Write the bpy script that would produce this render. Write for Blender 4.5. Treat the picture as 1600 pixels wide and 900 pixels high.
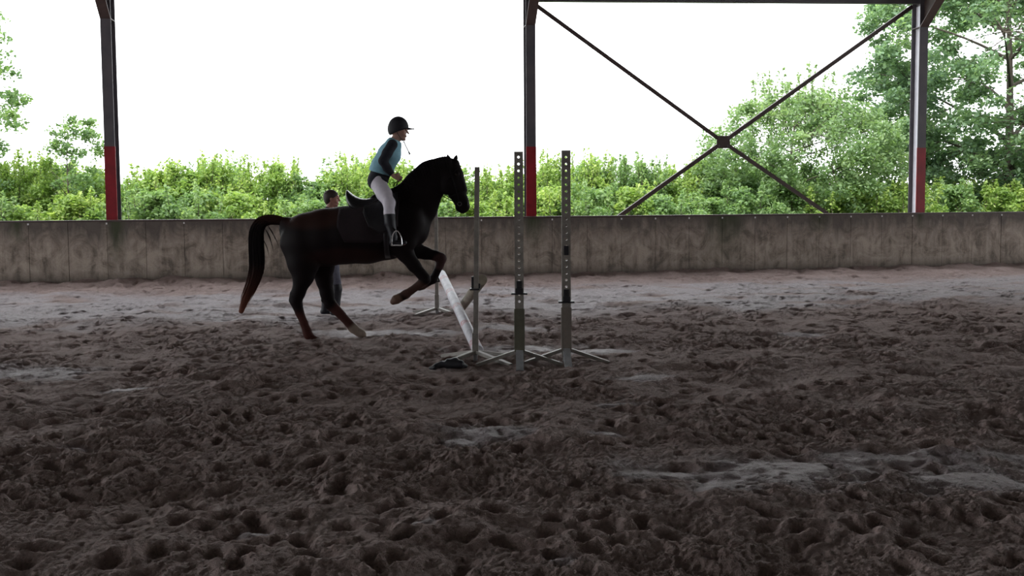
import bpy, bmesh, math
import numpy as np
from mathutils import Vector, Matrix

for o in list(bpy.data.objects):
    bpy.data.objects.remove(o)
scene = bpy.context.scene
COL = scene.collection

# ------------------------------------------------------------------ camera
FPX = 1500.0                 # focal length in pixels of the 1600 x 900 frame
CX, CY = 800.0, 410.0        # principal point (the photograph is cropped a little)
EYE = np.array([0.0, 0.0, 1.6])
TANP = (CY - 312.0) / FPX
ROLL = 10.0 / 1600.0
_p = math.atan(TANP)
Fv = np.array([0, math.cos(_p), -math.sin(_p)])
_R0 = np.array([1.0, 0, 0])
_U0 = np.array([0, math.sin(_p), math.cos(_p)])
Rv = math.cos(ROLL) * _R0 - math.sin(ROLL) * _U0
Uv = math.sin(ROLL) * _R0 + math.cos(ROLL) * _U0
cd = bpy.data.cameras.new('camera')
cam = bpy.data.objects.new('camera', cd)
COL.objects.link(cam)
M = Matrix.Identity(4)
for i in range(3):
    M[i][0] = Rv[i]; M[i][1] = Uv[i]; M[i][2] = -Fv[i]; M[i][3] = EYE[i]
cam.matrix_world = M
cd.sensor_width = 36.0
cd.lens = 36.0 * FPX / 1600.0
cd.shift_y = -(450.0 - CY) / 1600.0
cd.clip_end = 500
scene.camera = cam

# ------------------------------------------------------------------ sky, sun, exposure
w = bpy.data.worlds.new('overcast_sky')
scene.world = w
w.use_nodes = True
bg = w.node_tree.nodes['Background']
bg.inputs[0].default_value = (0.95, 0.98, 1.0, 1)
bg.inputs[1].default_value = 1.35
sd = bpy.data.lights.new('veiled_sun', 'SUN')
sd.energy = 2.3
sd.angle = math.radians(25)
sd.color = (1.0, 0.96, 0.88)
sun = bpy.data.objects.new('veiled_sun', sd)
COL.objects.link(sun)
sun.rotation_euler = (math.radians(35), math.radians(-20), 0)
vs = scene.view_settings
vs.view_transform = 'Standard'
vs.look = 'None'
vs.gamma = 1.0
vs.exposure = 1.48
vs.use_curve_mapping = False


# ------------------------------------------------------------------ pixel helpers
def ray(px, py):
    return Fv + Rv * (px - CX) / FPX + Uv * (CY - py) / FPX


def at(px, py, depth):
    d = ray(px, py)
    return EYE + d * (depth / d[1])


def ground(px, py):
    d = ray(px, py)
    return EYE + d * (-EYE[2] / d[2])


# ------------------------------------------------------------------ materials
def nodes(name):
    m = bpy.data.materials.new(name)
    m.use_nodes = True
    nt = m.node_tree
    return m, nt, nt.nodes['Principled BSDF']


def N(nt, typ, **kw):
    n = nt.nodes.new(typ)
    for k, v in kw.items():
        setattr(n, k, v)
    return n


def ramp(nt, fac, stops):
    r = N(nt, 'ShaderNodeValToRGB')
    el = r.color_ramp.elements
    while len(el) < len(stops):
        el.new(0.5)
    for e, (p, c) in zip(el, stops):
        e.position = p
        e.color = (*c, 1) if len(c) == 3 else c
    nt.links.new(fac, r.inputs[0])
    return r.outputs[0]


def noise(nt, scale, detail=4, rough=0.55, vec=None, dist=0.0):
    n = N(nt, 'ShaderNodeTexNoise')
    n.inputs['Scale'].default_value = scale
    n.inputs['Detail'].default_value = detail
    n.inputs['Roughness'].default_value = rough
    n.inputs['Distortion'].default_value = dist
    if vec is not None:
        nt.links.new(vec, n.inputs['Vector'])
    return n.outputs['Fac']


def mixc(nt, fac, a, b, mode='MIX'):
    m = N(nt, 'ShaderNodeMix', data_type='RGBA', blend_type=mode)
    for v, s in ((fac, m.inputs[0]), (a, m.inputs[6]), (b, m.inputs[7])):
        if isinstance(v, (int, float)):
            s.default_value = v
        elif isinstance(v, tuple):
            s.default_value = (*v, 1)
        else:
            nt.links.new(v, s)
    return m.outputs[2]


def mth(nt, op, a, b=None, c=None, clamp=False):
    m = N(nt, 'ShaderNodeMath', operation=op)
    m.use_clamp = clamp
    for v, s in zip((a, b, c), m.inputs):
        if v is None:
            continue
        if isinstance(v, (int, float)):
            s.default_value = v
        else:
            nt.links.new(v, s)
    return m.outputs[0]


def bump(nt, bsdf, h, strength=0.3, dist=0.01):
    b = N(nt, 'ShaderNodeBump')
    b.inputs['Strength'].default_value = strength
    b.inputs['Distance'].default_value = dist
    nt.links.new(h, b.inputs['Height'])
    nt.links.new(b.outputs[0], bsdf.inputs['Normal'])


def plain(name, c1, c2, rough=0.6, metal=0.0, scale=12.0, bstr=0.1, spec=0.5, bdist=0.004):
    m, nt, b = nodes(name)
    tc = N(nt, 'ShaderNodeNewGeometry').outputs['Position']
    f = noise(nt, scale, 5, 0.6, tc)
    nt.links.new(ramp(nt, f, [(0.3, c1), (0.7, c2)]), b.inputs['Base Color'])
    b.inputs['Roughness'].default_value = rough
    b.inputs['Metallic'].default_value = metal
    b.inputs['Specular IOR Level'].default_value = spec
    if bstr:
        bump(nt, b, noise(nt, scale * 5, 3, 0.6, tc), bstr, bdist)
    return m


MAT = {}
MAT['steel'] = plain('grey_steel', (0.075, 0.07, 0.085), (0.12, 0.105, 0.115), 0.45, 0.0, 3, 0.05)
MAT['red_paint'] = plain('red_paint', (0.2, 0.004, 0.012), (0.33, 0.008, 0.02), 0.45, 0.0, 5, 0.05)
MAT['rust_steel'] = plain('rusty_steel', (0.05, 0.03, 0.03), (0.085, 0.055, 0.05), 0.5, 0.0, 6, 0.1)
MAT['galv'] = plain('galvanised_steel', (0.23, 0.215, 0.2), (0.36, 0.34, 0.315), 0.5, 0.25, 14, 0.08)
MAT['galv_olive'] = plain('olive_sleeve', (0.10, 0.10, 0.075), (0.15, 0.145, 0.11), 0.55, 0.2, 10, 0.08)
MAT['galv_tan'] = plain('tan_sleeve', (0.19, 0.165, 0.145), (0.26, 0.225, 0.20), 0.55, 0.2, 10, 0.08)
MAT['pale_sheen'] = plain('pale_grey_sky_sheen', (0.36, 0.37, 0.4), (0.5, 0.51, 0.54), 0.4, 0.2, 10, 0.08)  # reflected sky painted into stand feet and front legs; the cord is pale itself
MAT['cup_black'] = plain('black_plastic', (0.01, 0.011, 0.016), (0.02, 0.02, 0.028), 0.45)
MAT['leather'] = plain('black_leather', (0.006, 0.006, 0.009), (0.014, 0.013, 0.018), 0.36, 0, 20, 0.1)
MAT['strap'] = plain('black_strap', (0.006, 0.005, 0.006), (0.011, 0.009, 0.01), 0.75, 0, 20, 0.1, 0.15)
MAT['chrome'] = plain('stirrup_steel', (0.6, 0.6, 0.62), (0.75, 0.75, 0.77), 0.25, 0.9, 8, 0)
MAT['maroon'] = plain('maroon_cloth', (0.007, 0.002, 0.005), (0.012, 0.003, 0.007), 0.85, 0, 30, 0.15)
MAT['skin'] = plain('skin', (0.42, 0.24, 0.19), (0.5, 0.3, 0.24), 0.5, 0, 20, 0.03)
MAT['skin_red'] = plain('ruddy_skin', (0.33, 0.15, 0.115), (0.4, 0.2, 0.15), 0.5, 0, 20, 0.03)
MAT['vest'] = plain('aqua_cloth', (0.20, 0.42, 0.54), (0.27, 0.52, 0.63), 0.75, 0, 25, 0.3)
MAT['black_cloth'] = plain('black_cloth', (0.008, 0.009, 0.017), (0.016, 0.017, 0.028), 0.85, 0, 30, 0.2)
MAT['breech'] = plain('pale_lilac_cloth', (0.66, 0.62, 0.72), (0.78, 0.74, 0.83), 0.8, 0, 25, 0.25)
MAT['boot'] = plain('black_boot_rubber', (0.006, 0.006, 0.012), (0.013, 0.013, 0.022), 0.55, 0, 18, 0.1)
MAT['helmet'] = plain('black_helmet_velvet', (0.008, 0.008, 0.014), (0.016, 0.015, 0.022), 0.7, 0, 40, 0.1)
MAT['hair'] = plain('dark_brown_hair', (0.025, 0.015, 0.012), (0.05, 0.03, 0.024), 0.6, 0, 50, 0.3)
MAT['jacket'] = plain('dark_jacket', (0.03, 0.022, 0.025), (0.05, 0.038, 0.04), 0.85, 0, 20, 0.2)
MAT['grey_trouser'] = plain('grey_trousers', (0.085, 0.085, 0.12), (0.13, 0.13, 0.17), 0.85, 0, 20, 0.2)
MAT['eye'] = plain('dark_eye', (0.01, 0.006, 0.005), (0.015, 0.01, 0.008), 0.1, 0, 5, 0)
MAT['bark'] = plain('bark', (0.05, 0.04, 0.033), (0.095, 0.08, 0.065), 0.9, 0, 10, 0.5)
MAT['roof'] = plain('fibre_cement_roof', (0.16, 0.15, 0.145), (0.24, 0.23, 0.22), 0.9, 0, 2, 0.1)
MAT['grass'] = plain('rough_grass', (0.06, 0.11, 0.03), (0.10, 0.17, 0.05), 0.9, 0, 3, 0.4)
MAT['boards'] = plain('grey_boarding', (0.16, 0.14, 0.13), (0.22, 0.2, 0.18), 0.8, 0, 4, 0.1)
MAT['clip'] = plain('white_clip', (0.7, 0.7, 0.7), (0.8, 0.8, 0.8), 0.5, 0, 5, 0)


def attr_mat(name, attr, rough=0.5, sheen=0.0, scale=60, bstr=0.08, spec=0.5):
    m, nt, b = nodes(name)
    a = N(nt, 'ShaderNodeAttribute', attribute_name=attr)
    nt.links.new(a.outputs['Color'], b.inputs['Base Color'])
    b.inputs['Roughness'].default_value = rough
    b.inputs['Sheen Weight'].default_value = sheen
    b.inputs['Specular IOR Level'].default_value = spec
    tc = N(nt, 'ShaderNodeNewGeometry').outputs['Position']
    bump(nt, b, noise(nt, scale, 3, 0.6, tc), bstr, 0.003)
    return m


MAT['coat'] = attr_mat('dark_bay_coat', 'tone', 0.6, 0.0, 60, 0.08, 0.12)
MAT['horse_hair'] = attr_mat('horse_hair', 'tone', 0.65, 0.0, 90, 0.1, 0.15)


def leaf_mat(name, stops, trans=0.5):
    m, nt, b = nodes(name)
    a = N(nt, 'ShaderNodeAttribute', attribute_name='tint')
    c = ramp(nt, a.outputs['Fac'], stops)
    nt.links.new(c, b.inputs['Base Color'])
    b.inputs['Roughness'].default_value = 0.5
    b.inputs['Specular IOR Level'].default_value = 0.3
    t = N(nt, 'ShaderNodeBsdfTranslucent')
    c2 = mixc(nt, 1.0, c, (1.25, 1.3, 0.75), 'MULTIPLY')
    nt.links.new(c2, t.inputs[0])
    mx = N(nt, 'ShaderNodeMixShader')
    mx.inputs[0].default_value = trans
    nt.links.new(b.outputs[0], mx.inputs[1])
    nt.links.new(t.outputs[0], mx.inputs[2])
    nt.links.new(mx.outputs[0], nt.nodes['Material Output'].inputs[0])
    return m


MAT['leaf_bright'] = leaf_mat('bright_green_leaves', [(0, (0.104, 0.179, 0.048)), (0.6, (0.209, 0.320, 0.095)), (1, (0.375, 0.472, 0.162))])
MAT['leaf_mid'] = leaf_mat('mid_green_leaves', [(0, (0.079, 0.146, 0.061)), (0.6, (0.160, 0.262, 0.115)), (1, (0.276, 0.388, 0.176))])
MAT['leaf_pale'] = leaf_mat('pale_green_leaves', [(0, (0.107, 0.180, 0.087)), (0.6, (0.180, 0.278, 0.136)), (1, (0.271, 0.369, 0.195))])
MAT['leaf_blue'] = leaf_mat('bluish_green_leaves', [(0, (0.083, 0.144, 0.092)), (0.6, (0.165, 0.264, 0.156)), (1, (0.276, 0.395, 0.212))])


# ------------------------------------------------------------------ mesh helpers
def setp(o, label=None, cat=None, group=None, kind=None):
    if label: o['label'] = label
    if cat: o['category'] = cat
    if group: o['group'] = group
    if kind: o['kind'] = kind
    return o


def thing(name, label, cat, loc=(0, 0, 0), group=None):
    o = bpy.data.objects.new(name, None)
    o.empty_display_size = 0.2
    o.location = tuple(float(v) for v in loc)
    COL.objects.link(o)
    return setp(o, label, cat, group)


def np_mesh(name, V, Fa, smooth=False):
    """V (n,3); Fa int array (m,k)"""
    V = np.asarray(V, dtype=np.float32)
    Fa = np.asarray(Fa, dtype=np.int32)
    me = bpy.data.meshes.new(name)
    m, k = Fa.shape
    me.vertices.add(len(V))
    me.vertices.foreach_set('co', V.ravel())
    me.loops.add(m * k)
    me.loops.foreach_set('vertex_index', Fa.ravel())
    me.polygons.add(m)
    me.polygons.foreach_set('loop_start', np.arange(0, m * k, k, dtype=np.int32))
    me.update(calc_edges=True)
    if smooth:
        me.polygons.foreach_set('use_smooth', np.ones(m, dtype=bool))
    me.validate()
    return me


def link(name, me, mat=None, parent=None, base=None):
    """vertices in world space; moved into the parent's space (parents only carry a location)"""
    o = bpy.data.objects.new(name, me)
    COL.objects.link(o)
    if mat is not None:
        me.materials.append(mat)
    if parent is not None:
        off = Vector((0, 0, 0))
        q = parent
        while q is not None:
            off += q.location
            q = q.parent
        o.parent = parent
        if off.length > 0:
            me.transform(Matrix.Translation(-off))
    elif base is not None:
        b = Vector(tuple(float(v) for v in base))
        me.transform(Matrix.Translation(-b))
        o.location = b
    return o


class MB:
    def __init__(s):
        s.V = []; s.F = []

    def add(s, V, F):
        n = len(s.V)
        s.V += [tuple(float(c) for c in v) for v in V]
        s.F += [tuple(i + n for i in f) for f in F]
        return s

    def box(s, c, size, ax=None):
        c = np.asarray(c, float)
        A = np.eye(3) if ax is None else np.asarray(ax, float)
        h = np.asarray(size, float) / 2
        V = []
        for sx, sy, sz in ((-1, -1, -1), (1, -1, -1), (1, 1, -1), (-1, 1, -1), (-1, -1, 1), (1, -1, 1), (1, 1, 1), (-1, 1, 1)):
            V.append(c + A[0] * sx * h[0] + A[1] * sy * h[1] + A[2] * sz * h[2])
        return s.add(V, [(0, 3, 2, 1), (4, 5, 6, 7), (0, 1, 5, 4), (1, 2, 6, 5), (2, 3, 7, 6), (3, 0, 4, 7)])

    def bar(s, a, b, wdt, thk, up=(0, 0, 1)):
        a = np.asarray(a, float); b = np.asarray(b, float)
        d = b - a; L = np.linalg.norm(d); d /= L
        up = np.asarray(up, float)
        x = np.cross(d, up); x /= np.linalg.norm(x)
        y = np.cross(x, d)
        return s.box((a + b) / 2, (wdt, L, thk), (x, d, y))

    def tube(s, pts, rad, n=8, flat=1.0, cap=True):
        pts = [np.asarray(p, float) for p in pts]
        if isinstance(rad, (int, float)):
            rad = [rad] * len(pts)
        V = []; F = []
        prev = None
        for i, p in enumerate(pts):
            d = pts[min(i + 1, len(pts) - 1)] - pts[max(i - 1, 0)]
            d = d / (np.linalg.norm(d) + 1e-9)
            if prev is None:
                r = np.array([0, 0, 1.0]) if abs(d[2]) < 0.9 else np.array([0, 1.0, 0])
                x = np.cross(d, r)
            else:
                x = prev - d * np.dot(prev, d)
            x /= np.linalg.norm(x)
            prev = x
            y = np.cross(d, x)
            for k in range(n):
                a = 2 * math.pi * k / n
                V.append(p + x * math.cos(a) * rad[i] + y * math.sin(a) * rad[i] * flat)
        for i in range(len(pts) - 1):
            for k in range(n):
                k2 = (k + 1) % n
                F.append((i * n + k, i * n + k2, (i + 1) * n + k2, (i + 1) * n + k))
        if cap:
            F.append(tuple(range(n - 1, -1, -1)))
            F.append(tuple((len(pts) - 1) * n + k for k in range(n)))
        return s.add(V, F)

    def mesh(s, name, smooth=False):
        me = bpy.data.meshes.new(name)
        me.from_pydata(s.V, [], s.F)
        if smooth:
            me.polygons.foreach_set('use_smooth', np.ones(len(me.polygons), dtype=bool))
        me.update()
        return me

    def build(s, name, mat, parent=None, base=None, smooth=False):
        return link(name, s.mesh(name, smooth), mat, parent, base)


def bevel(o, wd=0.004, seg=2):
    m = o.modifiers.new('bevel', 'BEVEL')
    m.width = wd; m.segments = seg; m.limit_method = 'ANGLE'
    return o


def spline(pts, n):
    """Catmull-Rom through pts (list of tuples)"""
    P = np.asarray(pts, float)
    P = np.vstack([2 * P[0] - P[1], P, 2 * P[-1] - P[-2]])
    out = []
    for i in range(1, len(P) - 2):
        for t in np.linspace(0, 1, n, endpoint=False):
            a, b, c, d = P[i - 1], P[i], P[i + 1], P[i + 2]
            out.append(0.5 * ((2 * b) + (-a + c) * t + (2 * a - 5 * b + 4 * c - d) * t * t + (-a + 3 * b - 3 * c + d) * t ** 3))
    out.append(P[-2])
    return out


# ---- signed distance bodies -> one continuous surface (surface nets)
class SDF:
    def __init__(s, lo, hi, h):
        s.h = h
        s.lo = np.asarray(lo, float)
        n = np.ceil((np.asarray(hi, float) - s.lo) / h).astype(int) + 1
        s.n = n
        s.F = np.full(n, 0.5, dtype=np.float32)
        s.ax = [(s.lo[i] + h * np.arange(n[i])).astype(np.float32) for i in range(3)]

    def _win(s, lo, hi):
        sl = []
        for i in range(3):
            a = max(int((lo[i] - s.lo[i]) / s.h) - 1, 0)
            b = min(int((hi[i] - s.lo[i]) / s.h) + 2, s.n[i])
            if b <= a:
                return None
            sl.append(slice(a, b))
        X = s.ax[0][sl[0]][:, None, None]
        Y = s.ax[1][sl[1]][None, :, None]
        Z = s.ax[2][sl[2]][None, None, :]
        return tuple(sl), X, Y, Z

    def _merge(s, sl, d, k):
        A = s.F[sl]
        if k <= 0:
            s.F[sl] = np.minimum(A, d)
        else:
            hh = np.clip(0.5 + 0.5 * (A - d) / k, 0, 1)
            s.F[sl] = A + (d - A) * hh - k * hh * (1 - hh)

    def cone(s, a, b, ra, rb, ya=1.0, yb=1.0, k=0.02):
        a = np.asarray(a, float); b = np.asarray(b, float)
        m = 0.08 + k
        rr = np.array([max(ra, rb), max(ra * ya, rb * yb), max(ra, rb)])
        wv = s._win(np.minimum(a, b) - rr - m, np.maximum(a, b) + rr + m)
        if wv is None: return
        sl, X, Y, Z = wv
        ba = b - a
        L2 = float(ba @ ba) + 1e-9
        t = np.clip(((X - a[0]) * ba[0] + (Y - a[1]) * ba[1] + (Z - a[2]) * ba[2]) / L2, 0, 1)
        r = ra + (rb - ra) * t
        yr = ya + (yb - ya) * t
        dx = X - a[0] - t * ba[0]
        dy = (Y - a[1] - t * ba[1]) / yr
        dz = Z - a[2] - t * ba[2]
        d = (np.sqrt(dx * dx + dy * dy + dz * dz) - r) * np.minimum(1.0, yr)
        s._merge(sl, d.astype(np.float32), k)

    def chain(s, nd, k=0.02):
        """nd: list of (point, radius, yratio)"""
        for (a, ra, ya), (b, rb, yb) in zip(nd[:-1], nd[1:]):
            s.cone(a, b, ra, rb, ya, yb, k)

    def ell(s, c, r, k=0.02, ang=0.0, sub=False):
        c = np.asarray(c, float); r = np.asarray(r, float)
        R = r.max() + 0.08 + k
        wv = s._win(c - R, c + R)
        if wv is None: return
        sl, X, Y, Z = wv
        ca, sa = math.cos(ang), math.sin(ang)
        dx, dy, dz = X - c[0], Y - c[1], Z - c[2]
        u = ca * dx + sa * dz
        v = -sa * dx + ca * dz
        q = np.sqrt((u / r[0]) ** 2 + (dy / r[1]) ** 2 + (v / r[2]) ** 2)
        d = ((q - 1) * r.min()).astype(np.float32)
        if sub:
            A = s.F[sl]
            hh = np.clip(0.5 - 0.5 * (A + d) / max(k, 1e-4), 0, 1)
            s.F[sl] = A + (-d - A) * hh + k * hh * (1 - hh)
        else:
            s._merge(sl, d, k)

    def half(s, p, n):
        """keep the side where (x-p).n < 0"""
        p = np.asarray(p, float); n = np.asarray(n, float); n = n / np.linalg.norm(n)
        X = s.ax[0][:, None, None]; Y = s.ax[1][None, :, None]; Z = s.ax[2][None, None, :]
        d = (X - p[0]) * n[0] + (Y - p[1]) * n[1] + (Z - p[2]) * n[2]
        s.F = np.maximum(s.F, d.astype(np.float32))

    def mesh(s, name, smooth_iter=2):
        F = s.F
        n = np.array(F.shape)
        S = F < 0
        cnt = np.zeros(n - 1, dtype=np.int8)
        for i in (0, 1):
            for j in (0, 1):
                for k in (0, 1):
                    cnt += S[i:n[0] - 1 + i, j:n[1] - 1 + j, k:n[2] - 1 + k]
        act = (cnt > 0) & (cnt < 8)
        idx = np.full(n - 1, -1, dtype=np.int32)
        c = np.argwhere(act)
        idx[act] = np.arange(len(c))
        acc = np.zeros((len(c), 3)); num = np.zeros(len(c))
        corners = [(i, j, k) for i in (0, 1) for j in (0, 1) for k in (0, 1)]
        for A in corners:
            for ax in range(3):
                if A[ax] == 1: continue
                B = list(A); B[ax] = 1
                ca = c + A; cb = c + np.array(B)
                fa = F[ca[:, 0], ca[:, 1], ca[:, 2]]; fb = F[cb[:, 0], cb[:, 1], cb[:, 2]]
                cr = (fa < 0) != (fb < 0)
                t = np.where(cr, fa / np.where(cr, fa - fb, 1), 0)
                p = np.array(A)[None, :] + np.zeros((len(c), 3))
                p[:, ax] += t
                acc += p * cr[:, None]; num += cr
        V = s.lo + s.h * (c + acc / num[:, None])
        quads = []
        for ax in range(3):
            b1, b2 = (ax + 1) % 3, (ax + 2) % 3
            sl0 = [slice(None)] * 3; sl1 = [slice(None)] * 3
            sl0[ax] = slice(0, n[ax] - 1); sl1[ax] = slice(1, n[ax])
            s0 = S[tuple(sl0)]; s1 = S[tuple(sl1)]
            e = np.argwhere(s0 != s1)
            ok = (e[:, b1] > 0) & (e[:, b2] > 0) & (e[:, b1] < n[b1] - 1) & (e[:, b2] < n[b2] - 1)
            e = e[ok]
            inside = s0[e[:, 0], e[:, 1], e[:, 2]]

            def ci(o1, o2):
                q = e.copy(); q[:, b1] += o1; q[:, b2] += o2
                return idx[q[:, 0], q[:, 1], q[:, 2]]
            Q = np.stack([ci(-1, -1), ci(0, -1), ci(0, 0), ci(-1, 0)], 1)
            Q[~inside] = Q[~inside][:, ::-1]
            quads.append(Q)
        Q = np.vstack(quads)
        # light Laplacian smoothing
        for _ in range(smooth_iter):
            sm = np.zeros_like(V); nn = np.zeros(len(V))
            for i in range(4):
                a, b = Q[:, i], Q[:, (i + 1) % 4]
                np.add.at(sm, a, V[b]); np.add.at(nn, a, 1)
                np.add.at(sm, b, V[a]); np.add.at(nn, b, 1)
            V = V * 0.5 + 0.5 * sm / np.maximum(nn, 1)[:, None]
        return np_mesh(name, V, Q, True)

    def surf_y(s, x, z, sign, default=0.0):
        """outermost y of the surface on the side sign at (x, z)"""
        i = int(np.clip(round((x - s.lo[0]) / s.h), 0, s.n[0] - 1))
        k = int(np.clip(round((z - s.lo[2]) / s.h), 0, s.n[2] - 1))
        col = s.F[i, :, k]
        ins = np.nonzero(col < 0)[0]
        if len(ins) == 0:
            return default
        if sign < 0:
            j = ins[0]
            f0, f1 = col[j - 1], col[j]
            return float(s.ax[1][j - 1] + s.h * f0 / (f0 - f1))
        j = ins[-1]
        f0, f1 = col[j], col[j + 1]
        return float(s.ax[1][j] + s.h * f0 / (f0 - f1))


def point_colors(me, C, name='tone'):
    a = me.color_attributes.new(name, 'FLOAT_COLOR', 'POINT')
    C = np.hstack([C, np.ones((len(C), 1))]).astype(np.float32)
    a.data.foreach_set('color', C.ravel())


def coords(me):
    V = np.empty(len(me.vertices) * 3, dtype=np.float32)
    me.vertices.foreach_get('co', V)
    return V.reshape(-1, 3)


# ---- noise
def _perm(seed):
    return np.random.RandomState(seed).permutation(1024)


def pnoise(x, y, seed=0):
    P = _perm(seed)
    xi = np.floor(x).astype(np.int64); yi = np.floor(y).astype(np.int64)
    xf = (x - xi).astype(np.float32); yf = (y - yi).astype(np.float32)
    u = xf * xf * xf * (xf * (xf * 6 - 15) + 10); v = yf * yf * yf * (yf * (yf * 6 - 15) + 10)

    def g(ix, iy, dx, dy):
        h = P[(P[ix & 1023] + iy) & 1023]
        a = h * (2 * math.pi / 1024)
        return np.cos(a) * dx + np.sin(a) * dy
    n00 = g(xi, yi, xf, yf); n10 = g(xi + 1, yi, xf - 1, yf)
    n01 = g(xi, yi + 1, xf, yf - 1); n11 = g(xi + 1, yi + 1, xf - 1, yf - 1)
    a = n00 + u * (n10 - n00); b = n01 + u * (n11 - n01)
    return (a + v * (b - a)) * 1.5


def worley(x, y, seed=0):
    P = _perm(seed); rs = np.random.RandomState(seed + 1)
    JX = rs.rand(1024).astype(np.float32); JY = rs.rand(1024).astype(np.float32)
    xi = np.floor(x).astype(np.int64); yi = np.floor(y).astype(np.int64)
    best = np.full(x.shape, 9.0, np.float32)
    for dx in (-1, 0, 1):
        for dy in (-1, 0, 1):
            h = P[(P[(xi + dx) & 1023] + yi + dy) & 1023]
            d = (xi + dx + JX[h] - x) ** 2 + (yi + dy + JY[h] - y) ** 2
            best = np.minimum(best, d)
    return np.sqrt(best)


def sstep(a, b, x):
    t = np.clip((x - a) / (b - a), 0, 1)
    return t * t * (3 - 2 * t)


# ------------------------------------------------------------------ the wall line
_bp = [(0, 445.5), (240, 442), (460, 439.7), (850, 433.5), (1065, 427), (1300, 422.5), (1600, 417.5)]
_g = np.array([ground(*p) for p in _bp])
WQ = np.polyfit(_g[:, 0], _g[:, 1], 2)          # wall base Y as a gentle curve of X


def wall_y(x):
    return np.polyval(WQ, x)


_tp = [(0, 346), (219, 344.3), (394, 344), (840, 340), (1065, 338.3), (1300, 335.5), (1600, 330.5)]
_tz = []
_tx = []
for px, py in _tp:
    d = ray(px, py)
    t = 1.0
    Y = 20.0
    for _ in range(8):
        X = d[0] / d[1] * Y
        Y = wall_y(X)
    _tx.append(X); _tz.append(1.6 + d[2] / d[1] * Y)
WZ = np.polyfit(_tx, _tz, 1)


def wall_h(x):
    return float(np.polyval(WZ, x))


def wall_dist(X, Y):
    s = 2 * WQ[0] * np.clip(X, -14, 14) + WQ[1]
    return (wall_y(X) - Y) / np.sqrt(1 + s * s)


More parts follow.
